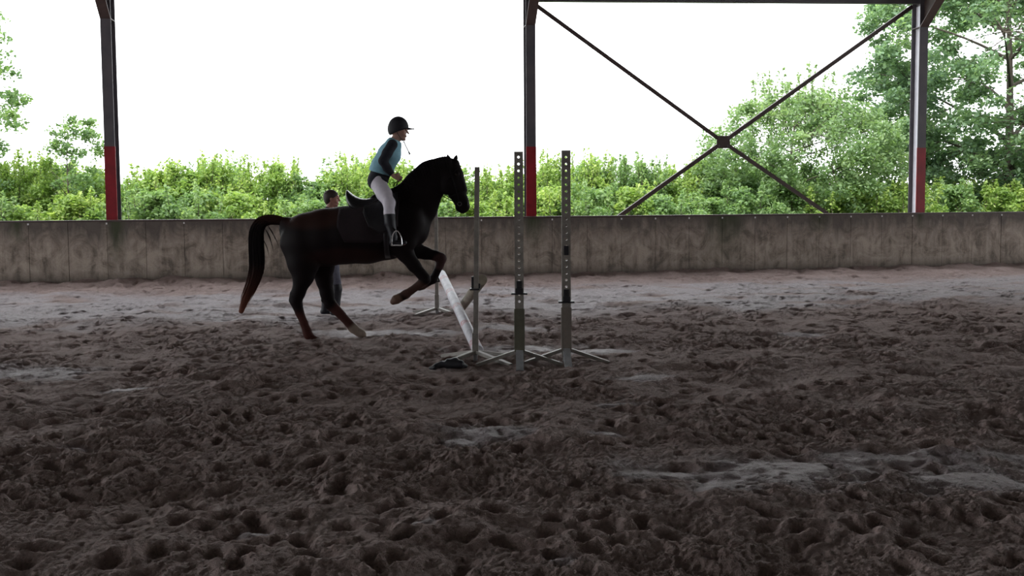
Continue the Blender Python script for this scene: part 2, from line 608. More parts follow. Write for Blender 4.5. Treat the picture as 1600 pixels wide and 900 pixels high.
# ------------------------------------------------------------------ floor: churned arena sand
def build_floor():
    nr, nc = 860, 900
    d = np.geomspace(2.6, 24.5, nr)
    t = np.linspace(-0.72, 0.72, nc)
    D, T = np.meshgrid(d, t, indexing='ij')
    X = T * (D + 1.8); Y = D.copy()
    Xf, Yf = X.astype(np.float32), Y.astype(np.float32)
    wd = wall_dist(X, Y)
    wob = pnoise(Xf * 0.45, Yf * 0.45, 3) * 0.9 + pnoise(Xf * 1.3, Yf * 1.3, 4) * 0.35
    band = sstep(1.5, 3.0, wd + wob * 0.5) * (1 - sstep(5.6, 7.2, wd + wob))
    rough = 1 - 0.25 * band
    wx = Xf + 0.10 * pnoise(Xf * 4, Yf * 4, 11); wy = Yf + 0.10 * pnoise(Xf * 4, Yf * 4, 12)
    big = 0.030 * pnoise(Xf * 0.7, Yf * 0.7, 1) + 0.044 * pnoise(wx * 1.9, wy * 1.9, 2)
    mid = 0.024 * pnoise(wx * 4.2, wy * 4.2, 5) + 0.007 * (1 - 2 * np.abs(pnoise(wx * 7, wy * 7, 6)))
    cl = 0.004 * (0.55 - worley(wx * 9, wy * 9, 7)) + 0.007 * pnoise(wx * 9, wy * 9, 8)
    fine = 0.0075 * pnoise(wx * 18, wy * 18, 9) + 0.010 * pnoise(Xf * 30, Yf * 30, 10) + 0.009 * pnoise(Xf * 58, Yf * 58, 18)
    patch = 0.4 + 0.85 * sstep(-0.4, 0.45, pnoise(Xf * 0.6 + 7, Yf * 0.8, 21) + 0.4 * pnoise(Xf * 1.7, Yf * 1.7, 22))
    Z = big * (0.5 + 0.5 * rough) + (mid + cl) * rough * patch + fine * (0.45 + 0.55 * rough) * (0.35 + 0.65 * patch)
    # hoof prints
    rs = np.random.RandomState(5)
    ld0, lds = math.log(2.6), (math.log(24.5) - math.log(2.6)) / (nr - 1)
    ts = 1.44 / (nc - 1)
    for i in range(3600):
        y = rs.uniform(2.7, 21); x = rs.uniform(-0.7, 0.7) * (y + 1.8)
        inb = 2.0 < wall_dist(x, y) < 6.5
        if inb and rs.rand() < 0.2: continue
        a, b = rs.uniform(0.05, 0.10), rs.uniform(0.04, 0.07)
        dep = rs.uniform(0.016, 0.056) * (0.75 if inb else 1)
        th = rs.uniform(0, math.pi)
        R = 0.22
        i0 = int((math.log(max(y - R, 2.6)) - ld0) / lds); i1 = int((math.log(y + R) - ld0) / lds) + 2
        j0 = int(((x - R) / (y + 1.8) + 0.72) / ts) - 1; j1 = int(((x + R) / (y + 1.8) + 0.72) / ts) + 2
        i0 = max(i0, 0); j0 = max(j0, 0)
        if i0 >= min(i1, nr) or j0 >= min(j1, nc): continue
        sl = (slice(i0, min(i1, nr)), slice(j0, min(j1, nc)))
        dx = X[sl] - x; dy = Y[sl] - y
        u = (dx * math.cos(th) + dy * math.sin(th)) / a; v = (-dx * math.sin(th) + dy * math.cos(th)) / b
        r = np.sqrt(u * u + v * v)
        Z[sl] += -dep * (1 - sstep(0.45, 1.05, r)) + 0.22 * dep * np.exp(-((r - 1.5) / 0.45) ** 2)
    # sand banked against the wall, shallow hollows holding water
    Z += 0.10 * sstep(1.3, 0.0, wd) * (0.7 + 0.6 * pnoise(Xf * 2, Yf * 2, 14))
    wet = 0.85 * band * sstep(-0.5, 0.25, pnoise(Xf * 0.9, Yf * 1.6, 15) + 0.25)
    pud = np.zeros_like(Z)
    plist = [(55, 582, 95, 11), (760, 676, 75, 11), (715, 690, 35, 7), (1000, 592, 45, 6), (1230, 737, 210, 24), (1500, 742, 150, 22),
             (1420, 712, 170, 9), (1060, 742, 90, 9), (640, 520, 110, 5), (800, 512, 60, 5), (830, 545, 110, 6), (550, 517, 80, 4), (655, 822, 40, 6), (400, 828, 30, 6),
             (880, 875, 28, 7), (120, 700, 25, 4), (1155, 768, 60, 9), (975, 633, 35, 3), (1340, 748, 60, 12), (930, 548, 60, 6), (200, 605, 50, 4), (1250, 522, 30, 3), (950, 680, 30, 4)]
    for px, py, rx, ry in plist:
        c = ground(px, py)
        ax_ = rx * c[1] / FPX
        ay_ = abs(ground(px, py - ry)[1] - ground(px, py + ry)[1]) / 2
        m = (np.abs(X - c[0]) < ax_ * 1.8) & (np.abs(Y - c[1]) < ay_ * 1.8)
        r = np.sqrt(((X[m] - c[0]) / ax_) ** 2 + ((Y[m] - c[1]) / ay_) ** 2) + 0.55 * pnoise(Xf[m] * 2.3, Yf[m] * 2.3, 17) + 0.35 * pnoise(Xf[m] * 6, Yf[m] * 4, 19)
        L = np.median(Z[m]) - 0.006 - 0.09 * np.maximum(0, r - 0.45)
        z = Z[m]
        wetk = sstep(1.5, 0.5, r)
        zz = z - 0.4 * wetk * (z - L)
        under = zz < L
        Z[m] = np.where(under, L + 0.12 * (zz - L) + 0.0045 * pnoise(Xf[m] * 20, Yf[m] * 20, 23), zz)
        pud[m] = np.maximum(pud[m], np.where(under, sstep(1.15, 0.8, r), 0))
        wet[m] = np.maximum(wet[m], wetk * 0.7)
    V = np.stack([X, Y, Z], -1).reshape(-1, 3)
    I = np.arange(nr * nc).reshape(nr, nc)
    Q = np.stack([I[:-1, :-1], I[:-1, 1:], I[1:, 1:], I[1:, :-1]], -1).reshape(-1, 4)
    # the flat bed of the arena under and around it
    n0 = len(V)
    B = np.array([(-34, -8, -0.16), (34, -8, -0.16), (34, 26, -0.16), (-34, 26, -0.16)])
    V = np.vstack([V, B]); Q = np.vstack([Q, [[n0, n0 + 1, n0 + 2, n0 + 3]]])
    me = np_mesh('floor', V, Q, True)
    C = np.zeros((len(V), 3))
    C[:n0, 0] = wet.ravel(); C[:n0, 1] = pud.ravel()
    point_colors(me, C, 'wet')
    m, nt, b = nodes('arena_sand')
    a = N(nt, 'ShaderNodeAttribute', attribute_name='wet')
    sp = N(nt, 'ShaderNodeSeparateColor')
    nt.links.new(a.outputs['Color'], sp.inputs[0])
    tc = N(nt, 'ShaderNodeNewGeometry').outputs['Position']
    f1 = noise(nt, 1.3, 6, 0.6, tc)
    f2 = noise(nt, 14, 6, 0.7, tc)
    dry = mixc(nt, 0.45, ramp(nt, f1, [(0.3, (0.275, 0.197, 0.182)), (0.7, (0.385, 0.288, 0.268))]),
               ramp(nt, f2, [(0.3, (0.2, 0.142, 0.133)), (0.72, (0.445, 0.333, 0.312))]))
    wetc = ramp(nt, f2, [(0.3, (0.215, 0.178, 0.192)), (0.7, (0.35, 0.297, 0.325))])
    col = mixc(nt, sp.outputs[0], dry, wetc)
    nt.links.new(col, b.inputs['Base Color'])
    r1 = mth(nt, 'MULTIPLY_ADD', sp.outputs[0], -0.40, 0.92)
    r2 = mth(nt, 'MULTIPLY_ADD', sp.outputs[1], -0.08, r1, clamp=True)
    nt.links.new(r2, b.inputs['Roughness'])
    hh = mth(nt, 'ADD', noise(nt, 55, 5, 0.65, tc), mth(nt, 'MULTIPLY', noise(nt, 200, 3, 0.6, tc), 0.35))
    bs = mth(nt, 'MULTIPLY_ADD', sp.outputs[1], -0.35, 1.0)
    bn = N(nt, 'ShaderNodeBump')
    bn.inputs['Distance'].default_value = 0.026
    nt.links.new(bs, bn.inputs['Strength'])
    nt.links.new(hh, bn.inputs['Height'])
    nt.links.new(bn.outputs[0], b.inputs['Normal'])
    o = link('floor', me, m)
    setp(o, 'churned grey-brown arena sand with hoof prints and wet patches', 'floor', kind='structure')


build_floor()


# ------------------------------------------------------------------ wall of cast concrete panels
def concrete():
    m, nt, b = nodes('stained_concrete')
    tc = N(nt, 'ShaderNodeNewGeometry').outputs['Position']
    xyz = N(nt, 'ShaderNodeSeparateXYZ')
    nt.links.new(tc, xyz.inputs[0])
    mp = N(nt, 'ShaderNodeMapping')
    mp.inputs['Scale'].default_value = (6, 6, 0.7)
    nt.links.new(tc, mp.inputs[0])
    streak = noise(nt, 1.0, 6, 0.65, mp.outputs[0])
    blot = noise(nt, 2.6, 8, 0.72, tc, 0.8)
    grain = noise(nt, 40, 4, 0.7, tc)
    base = ramp(nt, mth(nt, 'ADD', mth(nt, 'MULTIPLY', blot, 0.6), mth(nt, 'MULTIPLY', streak, 0.4)),
                [(0.41, (0.10, 0.081, 0.067)), (0.48, (0.31, 0.255, 0.213)), (0.57, (0.53, 0.45, 0.385))])
    base = mixc(nt, 0.35, base, ramp(nt, grain, [(0.3, (0.18, 0.148, 0.125)), (0.7, (0.40, 0.345, 0.295))]))
    # dark weathering runs hanging from the top edge
    top = mth(nt, 'MULTIPLY_ADD', xyz.outputs[2], 1.9, -1.42)
    run = mth(nt, 'MULTIPLY', mth(nt, 'ADD', top, mth(nt, 'MULTIPLY_ADD', streak, 2.6, -1.3)), 1.3, clamp=True)
    col = mixc(nt, mth(nt, 'MULTIPLY', run, 0.85), base, (0.085, 0.072, 0.066))
    # damp splash of dirt along the foot
    foot = mth(nt, 'MULTIPLY', mth(nt, 'ADD', mth(nt, 'MULTIPLY_ADD', xyz.outputs[2], -4.6, 1.15), mth(nt, 'MULTIPLY_ADD', blot, 1.2, -0.6)), 1.0, clamp=True)
    col = mixc(nt, mth(nt, 'MULTIPLY', foot, 0.75), col, (0.095, 0.075, 0.066))
    # green algae below the columns
    for gx, gw, gl in ALGAE:
        dx = mth(nt, 'ABSOLUTE', mth(nt, 'SUBTRACT', xyz.outputs[0], gx))
        a = mth(nt, 'SUBTRACT', 1.0, mth(nt, 'DIVIDE', dx, gw), clamp=True)
        v = mth(nt, 'MULTIPLY_ADD', xyz.outputs[2], 1.0 / gl, 1.0 - 1.2 / gl, clamp=True)
        k = mth(nt, 'MULTIPLY', mth(nt, 'MULTIPLY', a, v), mth(nt, 'MULTIPLY_ADD', streak, 2.4, -0.05), clamp=True)
        col = mixc(nt, mth(nt, 'MULTIPLY', k, 0.9), col, (0.05, 0.062, 0.03))
    nt.links.new(col, b.inputs['Base Color'])
    b.inputs['Roughness'].default_value = 0.85
    bump(nt, b, mth(nt, 'ADD', blot, mth(nt, 'MULTIPLY', grain, 0.4)), 0.5, 0.015)
    return m


def wx_at(px, py=342):
    d = ray(px, py); Y = 20.0
    for _ in range(10):
        Y = wall_y(d[0] / d[1] * Y)
    return d[0] / d[1] * Y


ALGAE = [(wx_at(181), 0.22, 0.9), (wx_at(834), 0.3, 0.7), (wx_at(1133), 0.55, 1.1), (wx_at(1280), 0.3, 0.4), (wx_at(1437), 0.12, 0.35), (wx_at(25), 0.2, 0.5)]
MAT['concrete'] = concrete()

wall = thing('wall_back', 'low stained concrete panel wall along the arena edge', 'wall', (0, wall_y(0.0), 0))
wall['kind'] = 'structure'
PW = 0.742
xs = []
x = wx_at(240)
while x > -17: x -= PW
while x < 19:
    xs.append(x); x += PW * (0.985 if x < 14 else 1)
rs = np.random.RandomState(2)
for i in range(len(xs) - 1):
    a = np.array([xs[i], wall_y(xs[i]), 0]); b_ = np.array([xs[i + 1], wall_y(xs[i + 1]), 0])
    d = b_ - a; L = np.linalg.norm(d); d /= L
    nrm = np.array([d[1], -d[0], 0])
    hgt = wall_h((xs[i] + xs[i + 1]) / 2)
    off = rs.uniform(-0.004, 0.006)
    c = (a + b_) / 2 - nrm * (0.10 - off) + np.array([0, 0, hgt / 2 - 0.15])
    o = MB().box(c, (L - 0.006, 0.20, hgt + 0.3 - 0.012), (d, -nrm, np.array([0, 0, 1.0]))).build('concrete_panel', MAT['concrete'], wall)
    bevel(o, 0.003, 1)
    # fixing clip at the joint
    if i % 2 == 0 or xs[i] > 1.0:
        cc = b_ + nrm * 0.006 + np.array([0, 0, hgt - 0.05])
        MB().box(cc, (0.028, 0.012, 0.035), (d, -nrm, np.array([0, 0, 1.0]))).build('fixing_clip', MAT['clip'], wall)
mb = MB()
for i in range(len(xs) - 1):
    a = np.array([xs[i], wall_y(xs[i]) + 0.012, 0]); b_ = np.array([xs[i + 1], wall_y(xs[i + 1]) + 0.012, 0])
    d = b_ - a; L = np.linalg.norm(d); d /= L
    nrm = np.array([d[1], -d[0], 0])
    hgt = wall_h((xs[i] + xs[i + 1]) / 2)
    mb.box((a + b_) / 2 - nrm * 0.09 + np.array([0, 0, hgt / 2 - 0.15]), (L, 0.17, hgt + 0.27), (d, -nrm, np.array([0, 0, 1.0])))
mb.build('joint_mortar', plain('joint_mortar', (0.09, 0.075, 0.068), (0.13, 0.11, 0.1), 0.9), wall)
mb = MB()
for i in range(len(xs) - 1):
    a = np.array([xs[i], wall_y(xs[i]), 0]); b_ = np.array([xs[i + 1], wall_y(xs[i + 1]), 0])
    d = b_ - a; L = np.linalg.norm(d); d /= L
    nrm = np.array([d[1], -d[0], 0])
    za, zb = wall_h(xs[i]), wall_h(xs[i + 1])
    mb.bar(a - nrm * 0.095 + (0, 0, za + 0.0), b_ - nrm * 0.095 + (0, 0, zb + 0.0), 0.225, 0.035)
o = mb.build('trim_1', MAT['rust_steel'])
setp(o, 'dark capping strip along the top of the concrete wall', 'trim', kind='structure')

# ------------------------------------------------------------------ steel frames, beam, brace, roof
WN = np.array([2 * WQ[0] * 0 + WQ[1], -1.0, 0]); WN /= np.linalg.norm(WN)     # into the arena (towards the camera)
WD = np.array([-WN[1], WN[0], 0])                                             # along the wall, to the right
if WD[0] < 0: WD = -WD
ZUP = np.array([0, 0, 1.0])
COLP = []
for px in (178.5, 828.5, 1431.0):
    xx = wx_at(px)
    d = ray(px, 342)
    Yc = wall_y(xx) + 0.42
    COLP.append(np.array([d[0] / d[1] * Yc, Yc, 0]))
bay = (COLP[2] - COLP[0]) / 2
EAVE = 5.92
RISE = math.tan(math.radians(14))
SPAN = 26.0


def portal(pos, label, group=None, pale=False, knee=EAVE - 0.57):
    r = thing('steel_column', label, 'column', pos, group)
    FW, FD, T1, T2 = 0.20, 0.34, 0.016, 0.012

    def isec(z0, z1, gap=0.0, n=WN):
        m = MB()
        for s in (-1, 1):
            m.box(pos + n * s * (FD / 2 - T1 / 2) + ZUP * (z0 + z1) / 2, (FW + gap, T1 + gap, z1 - z0), (WD, n, ZUP))
        m.box(pos + ZUP * (z0 + z1) / 2, (T2 + gap, FD - 2 * T1 + gap, z1 - z0), (WD, n, ZUP))
        return m
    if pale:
        MB().box(pos - WD * (T2 / 2 + 0.003) + ZUP * 3.0, (0.004, FD - 2 * T1 - 0.01, 5.7), (WD, WN, ZUP)).build('web_sky_sheen', plain('web_sheen_colour', (0.68, 0.68, 0.76), (0.8, 0.8, 0.88), 0.3, 0, 4, 0), r)  # sky reflection on this web, put in as a pale colour
    isec(0, EAVE + 0.25).build('column_shaft', MAT['steel'], r)
    MB().box(pos + WN * (FD / 2 + 0.0) + ZUP * (0.5 + 2.70) / 2, (FW + 0.008, 0.008, 2.20), (WD, WN, ZUP)).build('red_paint_band', MAT['red_paint'], r)
    m = MB()
    for s in (-1, 1):
        m.box(pos + WN * (FD / 2 - T1 / 2) + WD * s * (FW / 2 + 0.003) + ZUP * 1.60, (0.006, T1 + 0.006, 2.20), (WD, WN, ZUP))
    m.build('red_flange_edge', MAT['red_paint'], r)
    m = MB()
    m.box(pos + ZUP * knee, (FW - 0.004, FD - 2 * T1, 0.014), (WD, WN, ZUP))
    m.build('stiffener_plate', MAT['rust_steel'], r)
    # haunch: a tapered knee below the rafter
    m = MB()
    a0 = pos + WN * (FD / 2) + ZUP * knee
    a1 = pos + WN * (FD / 2 + 1.35) + ZUP * (EAVE + 0.25 + 0.32 - 0.05)
    m.bar(a0, a1, FW, T1)
    top0 = pos + WN * (FD / 2) + ZUP * (EAVE + 0.3)
    V = []
    for s in (-1, 1):
        V += [a0 + WD * s * 0.006, a1 + WD * s * 0.006, top0 + WD * s * 0.006]
    m.add(V, [(0, 1, 2), (5, 4, 3), (0, 3, 4, 1), (1, 4, 5, 2), (2, 5, 3, 0)])
    m.build('haunch', MAT['rust_steel'], r)
    # rafter up to the ridge and down to the rear column
    m = MB()
    p0 = pos - WN * 0.3 + ZUP * (EAVE + 0.25)
    p1 = pos + WN * SPAN / 2 + ZUP * (EAVE + 0.25 + (SPAN / 2) * RISE)
    p2 = pos + WN * SPAN + ZUP * (EAVE + 0.25)
    for a, b in ((p0, p1), (p1, p2)):
        m.bar(a, b, FW, T1)
        m.bar(a + ZUP * 0.32, b + ZUP * 0.32, FW, T1)
        m.bar(a + ZUP * 0.16, b + ZUP * 0.16, T2, 0.32)
    m.box(pos + WN * SPAN + ZUP * (EAVE / 2), (FW, FD, EAVE + 0.3), (WD, WN, ZUP))
    m.build('rafter', MAT['steel'], r)
    return r


portal(COLP[0], 'grey steel column with red lower part, standing alone with no brace on it', knee=at(178, 31, COLP[0][1])[2])
portal(COLP[1], 'grey steel column with red lower part directly behind the perforated jump posts', knee=at(828, 41, COLP[1][1])[2])
portal(COLP[2], 'grey steel column with sky sheen coloured onto its web and red lower part beside the big tree', None, True, at(1430, 44, COLP[2][1])[2])
portal(COLP[0] - bay, 'grey steel column one bay further along, with neither brace nor jump post near it', 'outer columns')
portal(COLP[2] + bay, 'grey steel column one bay further along, with neither brace nor jump post near it', 'outer columns')

A, B = COLP[1], COLP[2]
_pn = np.cross(B - A, ZUP); _pn /= np.linalg.norm(_pn)


def on_frame(px, py):
    """point of the column plane seen at a pixel"""
    d = ray(px, py)
    return EYE + d * (((A - EYE) @ _pn) / (d @ _pn))


bm_ = MB()
bm_.bar(A + ZUP * (on_frame(836, 3)[2] + 0.07), B + ZUP * (on_frame(1424, 6)[2] + 0.07), 0.10, 0.14)
o = bm_.build('eaves_beam', MAT['steel'], None, (A + B) / 2 + ZUP * EAVE)
setp(o, 'dark steel beam running along the eaves above the cross brace', 'beam')

# cross brace between the middle and right columns
br = thing('cross_brace', 'dark steel X brace with square centre plate between two red-footed columns', 'brace', (A + B) / 2)
ctr = on_frame(1130, 222)
low = []
for q in ((1290, 332), (968, 338)):
    e = on_frame(*q); d = e - ctr
    low.append(ctr + d * ((ctr[2] - 0.2) / -d[2]))
for e in (on_frame(836, 7), on_frame(1426, 10), low[0], low[1]):
    d = (ctr - e) / np.linalg.norm(ctr - e)
    m = MB()
    m.bar(e, ctr - d * 0.08, 0.085, 0.010, (-WN))
    up = np.cross(d, WN); up = up if up[2] > 0 else -up
    m.bar(e + up * 0.038 - WN * 0.03, ctr - d * 0.08 + up * 0.038 - WN * 0.03, 0.010, 0.07, (-WN))
    m.build('brace_rod', MAT['rust_steel'], br)
o = MB().box(ctr + WN * 0.012, (0.30, 0.014, 0.27), (WD, WN, ZUP)).build('gusset_plate', MAT['rust_steel'], br)
bevel(o, 0.03, 2)
m = MB()
for sx in (-1, 1):
    for sz in (-1, 1):
        c = ctr + WN * 0.026 + WD * sx * 0.10 + ZUP * sz * 0.085
        MB().tube([c - WN * 0.01, c + WN * 0.014], 0.014, 6).build('bolt', MAT['steel'], br)

# roof over the arena and the rear wall behind the viewer
ctrw = COLP[1]
U0, U1 = -30.0, 30.0


def slab(p, q, th=0.06):
    m = MB()
    V = []
    for z in (0, th):
        V += [p + WD * U0 + ZUP * z, p + WD * U1 + ZUP * z, q + WD * U1 + ZUP * z, q + WD * U0 + ZUP * z]
    return m.add(V, [(0, 1, 2, 3), (7, 6, 5, 4), (0, 4, 5, 1), (1, 5, 6, 2), (2, 6, 7, 3), (3, 7, 4, 0)])


RZ = EAVE + 0.25 + 0.35
p0 = ctrw - WN * 0.7 + ZUP * (RZ - 0.7 * RISE)
p1 = ctrw + WN * (SPAN / 2) + ZUP * (RZ + SPAN / 2 * RISE)
p2 = ctrw + WN * (SPAN + 0.7) + ZUP * (RZ - 0.7 * RISE)
m = slab(p0, p1)
m2 = slab(p1, p2)
m.add(m2.V, m2.F)
o = m.build('ceiling', MAT['roof'])
setp(o, 'pitched roof over the riding arena', 'roof', kind='structure')
m = MB()
BACK_OPEN = EAVE + 0.2
pb = ctrw + WN * (SPAN + 0.1)
m.box(pb + ZUP * BACK_OPEN / 2, (U1 - U0, 0.12, BACK_OPEN), (WD, WN, ZUP))
o = m.build('wall_front', MAT['boards'])
setp(o, 'boarded wall behind the viewer', 'wall', kind='structure')
m = MB()
gz = ctrw - WN * 30
m.box(ctrw - WN * 45 - ZUP * 0.12, (160, 89.6, 0.1), (WD, WN, ZUP))
o = m.build('outside_ground', MAT['grass'])
setp(o, 'rough grass outside the arena', 'ground', kind='structure')

# ------------------------------------------------------------------ jump stands
def perforated(w_, t_, z0, z1, holes, hr=0.0125):
    """rectangular bar along z with through holes along y; centred on x=y=0"""
    m = MB()
    hs = sorted(h for h in holes if z0 + hr * 2 < h < z1 - hr * 2)
    cuts = [z0]
    for a, b in zip(hs[:-1], hs[1:]):
        cuts.append((a + b) / 2)
    cuts.append(z1)
    n = 8
    ang = [math.pi / 8 + 2 * math.pi * k / n for k in range(n)]
    for i, h in enumerate(hs):
        za_, zb_ = cuts[i], cuts[i + 1]
        V = []
        for y in (-t_ / 2, t_ / 2):
            hv = [(hr * math.cos(a), y, h + hr * math.sin(a)) for a in ang]
            x_ = w_ / 2
            ov = [(x_, y, h + 0.4 * (zb_ - h)), (x_ * 0.4, y, zb_), (-x_ * 0.4, y, zb_), (-x_, y, h + 0.4 * (zb_ - h)),
                  (-x_, y, h - 0.4 * (h - za_)), (-x_ * 0.4, y, za_), (x_ * 0.4, y, za_), (x_, y, h - 0.4 * (h - za_))]
            cv = [(x_, y, zb_), (-x_, y, zb_), (-x_, y, za_), (x_, y, za_)]
            V += hv + ov + cv
        F = []
        for side, o_ in ((0, 0), (1, 20)):
            fl = []
            for k in range(8):
                k2 = (k + 1) % 8
                fl.append((o_ + k, o_ + 8 + k, o_ + 8 + k2, o_ + k2))
            fl += [(o_ + 8, o_ + 16, o_ + 9), (o_ + 10, o_ + 17, o_ + 11), (o_ + 12, o_ + 18, o_ + 13), (o_ + 14, o_ + 19, o_ + 15)]
            if side == 1:
                fl = [f[::-1] for f in fl]
            F += fl
        for k in range(8):
            k2 = (k + 1) % 8
            F.append((k, k2, 20 + k2, 20 + k))
        m.add(V, F)
    # side walls and ends
    x_, y_ = w_ / 2, t_ / 2
    m.add([(-x_, -y_, z0), (x_, -y_, z0), (x_, y_, z0), (-x_, y_, z0), (-x_, -y_, z1), (x_, -y_, z1), (x_, y_, z1), (-x_, y_, z1)],
          [(1, 2, 6, 5), (3, 0, 4, 7), (4, 5, 6, 7), (0, 3, 2, 1)])
    return m


def rot_z(me, a):
    me.transform(Matrix.Rotation(a, 4, 'Z'))
    return me


def leg_mesh(ang, L, h0, w_=0.045, t_=0.03):
    d = np.array([math.cos(ang), math.sin(ang), 0])
    m = MB()
    m.bar(d * 0.02 + ZUP * h0, d * L + ZUP * 0.012, w_, 0.006)
    s = np.array([-d[1], d[0], 0])
    m.bar(d * 0.02 + s * w_ / 2 + ZUP * (h0 - t_ / 2), d * L + s * w_ / 2 + ZUP * (0.012 - t_ / 2), 0.006, t_)
    m.bar(d * 0.02 - s * w_ / 2 + ZUP * (h0 - t_ / 2), d * L - s * w_ / 2 + ZUP * (0.012 - t_ / 2), 0.006, t_)
    return m


def jump_stand(label, base, H, face, w_, t_, legang, sleeve, hole_lo, hole_hi, cups, lean=0.0, h0=0.15, L=0.42, group=None, sh=0.42, blocks=()):
    """face: heading of the perforated side"""
    r = thing('jump_stand', label, 'jump stand', base, group)
    holes = np.arange(hole_lo, hole_hi, 0.066)
    if len(holes) == 0: holes = [H * 0.5]
    me = perforated(w_, t_, 0.06, H, list(holes)).mesh('post')
    rot_z(me, face)
    o = bpy.data.objects.new('post', me); COL.objects.link(o); me.materials.append(MAT['galv']); o.parent = r
    o.rotation_euler = (0, lean, 0)
    m = MB().box((0, 0, h0 - 0.02 + sh / 2), (w_ + 0.014, t_ + 0.014, sh))
    me = rot_z(m.mesh('sleeve'), face)
    o = bpy.data.objects.new('sleeve', me); COL.objects.link(o); me.materials.append(MAT[sleeve]); o.parent = r
    bevel(o, 0.004)
    m = MB().box((0, 0, 0.06), (w_ * 0.8, t_ * 0.8, 0.16))
    me = rot_z(m.mesh('foot'), face)
    o = bpy.data.objects.new('foot', me); COL.objects.link(o); me.materials.append(MAT['pale_sheen']); o.parent = r
    bevel(o, 0.004)
    for a in legang:
        pale = abs(math.sin(a) + 1) < 0.01          # the leg that points towards the viewer has reflected sky painted in as pale colour
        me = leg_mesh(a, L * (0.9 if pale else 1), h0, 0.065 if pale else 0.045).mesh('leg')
        o = bpy.data.objects.new('leg', me); COL.objects.link(o); me.materials.append(MAT['pale_sheen' if pale else 'galv']); o.parent = r
    for z in cups:
        m = MB()
        m.box((0, 0, z + 0.03), (w_ * 0.62, t_ + 0.02, 0.12))
        m.box((0, 0, z - 0.035), (w_ + 0.07, t_ + 0.05, 0.016))
        m.box((0, -t_ / 2 - 0.02, z - 0.005), (w_ * 0.8, 0.02, 0.05))
        me = rot_z(m.mesh('pole_cup'), face)
        o = bpy.data.objects.new('pole_cup', me); COL.objects.link(o); me.materials.append(MAT['cup_black']); o.parent = r
        bevel(o, 0.004)
    for z in blocks:
        m = MB().box((0, -t_ / 2 - 0.008, z), (w_ * 0.55, 0.016, 0.09))
        me = rot_z(m.mesh('cup_bracket'), face)
        o = bpy.data.objects.new('cup_bracket', me); COL.objects.link(o); me.materials.append(MAT['cup_black']); o.parent = r
        bevel(o, 0.003)
    return r


def zof(px, py, depth):
    return at(px, py, depth)[2]


g812 = ground(812, 570); g885 = ground(885, 567); g745 = ground(743, 563); g683 = ground(683, 491)
X4 = [math.pi * q for q in (0, 0.5, 1.0, 1.5)]
D4 = [math.radians(q) for q in (40, 140, 220, 320)]
H1 = zof(813, 237, g812[1]); H2 = zof(885, 235, g885[1]); H3 = zof(748, 261, g745[1])
jump_stand('perforated steel jump post with olive lower sleeve in front of the red column foot', g812, H1, 0.0, 0.086, 0.05, X4, 'galv_olive',
           0.62, H1, [zof(812, 453, g812[1])])
jump_stand('perforated steel jump post with tan lower sleeve and black bracket halfway up', g885, H2, 0.0, 0.086, 0.05, X4, 'galv_tan',
           0.62, H2, [zof(885, 466, g885[1])], blocks=[zof(885, 391, g885[1])])
jump_stand('thin jump stand seen edge-on beside the low end of the white pole', g745, H3, math.pi / 2, 0.06, 0.048, D4, 'galv',
           0.5, H3, [zof(748, 446, g745[1])], lean=0.017, h0=0.10, L=0.46, sh=0.2)
jump_stand('thin jump stand behind the horse holding up the high end of the white pole', g683, 1.88, math.pi / 2, 0.06, 0.045, D4, 'galv',
           0.5, 1.88, [0.50], h0=0.10, L=0.46, sh=0.2)


# ------------------------------------------------------------------ the two crossed poles
def pole_mat(name, c1, c2, red):
    m, nt, b = nodes(name)
    tc = N(nt, 'ShaderNodeTexCoord').outputs['Object']
    xyz = N(nt, 'ShaderNodeSeparateXYZ'); nt.links.new(tc, xyz.inputs[0])
    f = noise(nt, 9, 6, 0.7, tc)
    col = ramp(nt, f, [(0.3, c1), (0.65, c2)])
    if red:
        sn = mth(nt, 'SINE', mth(nt, 'MULTIPLY', xyz.outputs[2], 2 * math.pi / 0.75))
        k = mth(nt, 'MULTIPLY', mth(nt, 'MULTIPLY_ADD', sn, 4.0, -2.6, clamp=True), mth(nt, 'MULTIPLY_ADD', noise(nt, 22, 5, 0.7, tc), 5, -2.1, clamp=True))
        col = mixc(nt, mth(nt, 'MULTIPLY', k, 0.75), col, (0.5, 0.1, 0.13))
    nt.links.new(col, b.inputs['Base Color'])
    b.inputs['Roughness'].default_value = 0.55
    bump(nt, b, noise(nt, 30, 4, 0.6, tc), 0.15, 0.004)
    return m


def pole(a, b, r, mat, label):
    a = np.asarray(a); b = np.asarray(b)
    d = b - a; L = float(np.linalg.norm(d))
    m = MB().tube([(0, 0, 0), (0, 0, 0.01), (0, 0, L - 0.01), (0, 0, L)], [r * 0.9, r, r, r * 0.9], 20)
    o = m.build('jump_pole', mat, smooth=False)
    for p in o.data.polygons:
        p.use_smooth = len(p.vertices) == 4
    o.location = a
    o.rotation_euler = Vector(d).to_track_quat('Z', 'Y').to_euler()
    return setp(o, label, 'jump pole')


n1 = at(747, 548, 9.75); n1[2] = max(n1[2], 0.06)
pole(n1, at(690, 428, 13.25), 0.058, pole_mat('white_red_pole', (0.52, 0.52, 0.57), (0.74, 0.73, 0.8), True),
     'worn white pole with faded red bands sloping down towards the edge-on stand')
f2 = ground(717, 492); f2[2] = 0.05
pole(at(753, 437, 9.62), f2, 0.056, pole_mat('olive_pole', (0.2, 0.17, 0.13), (0.33, 0.29, 0.23), False),
     'dull tan pole sloping the other way behind the white pole')
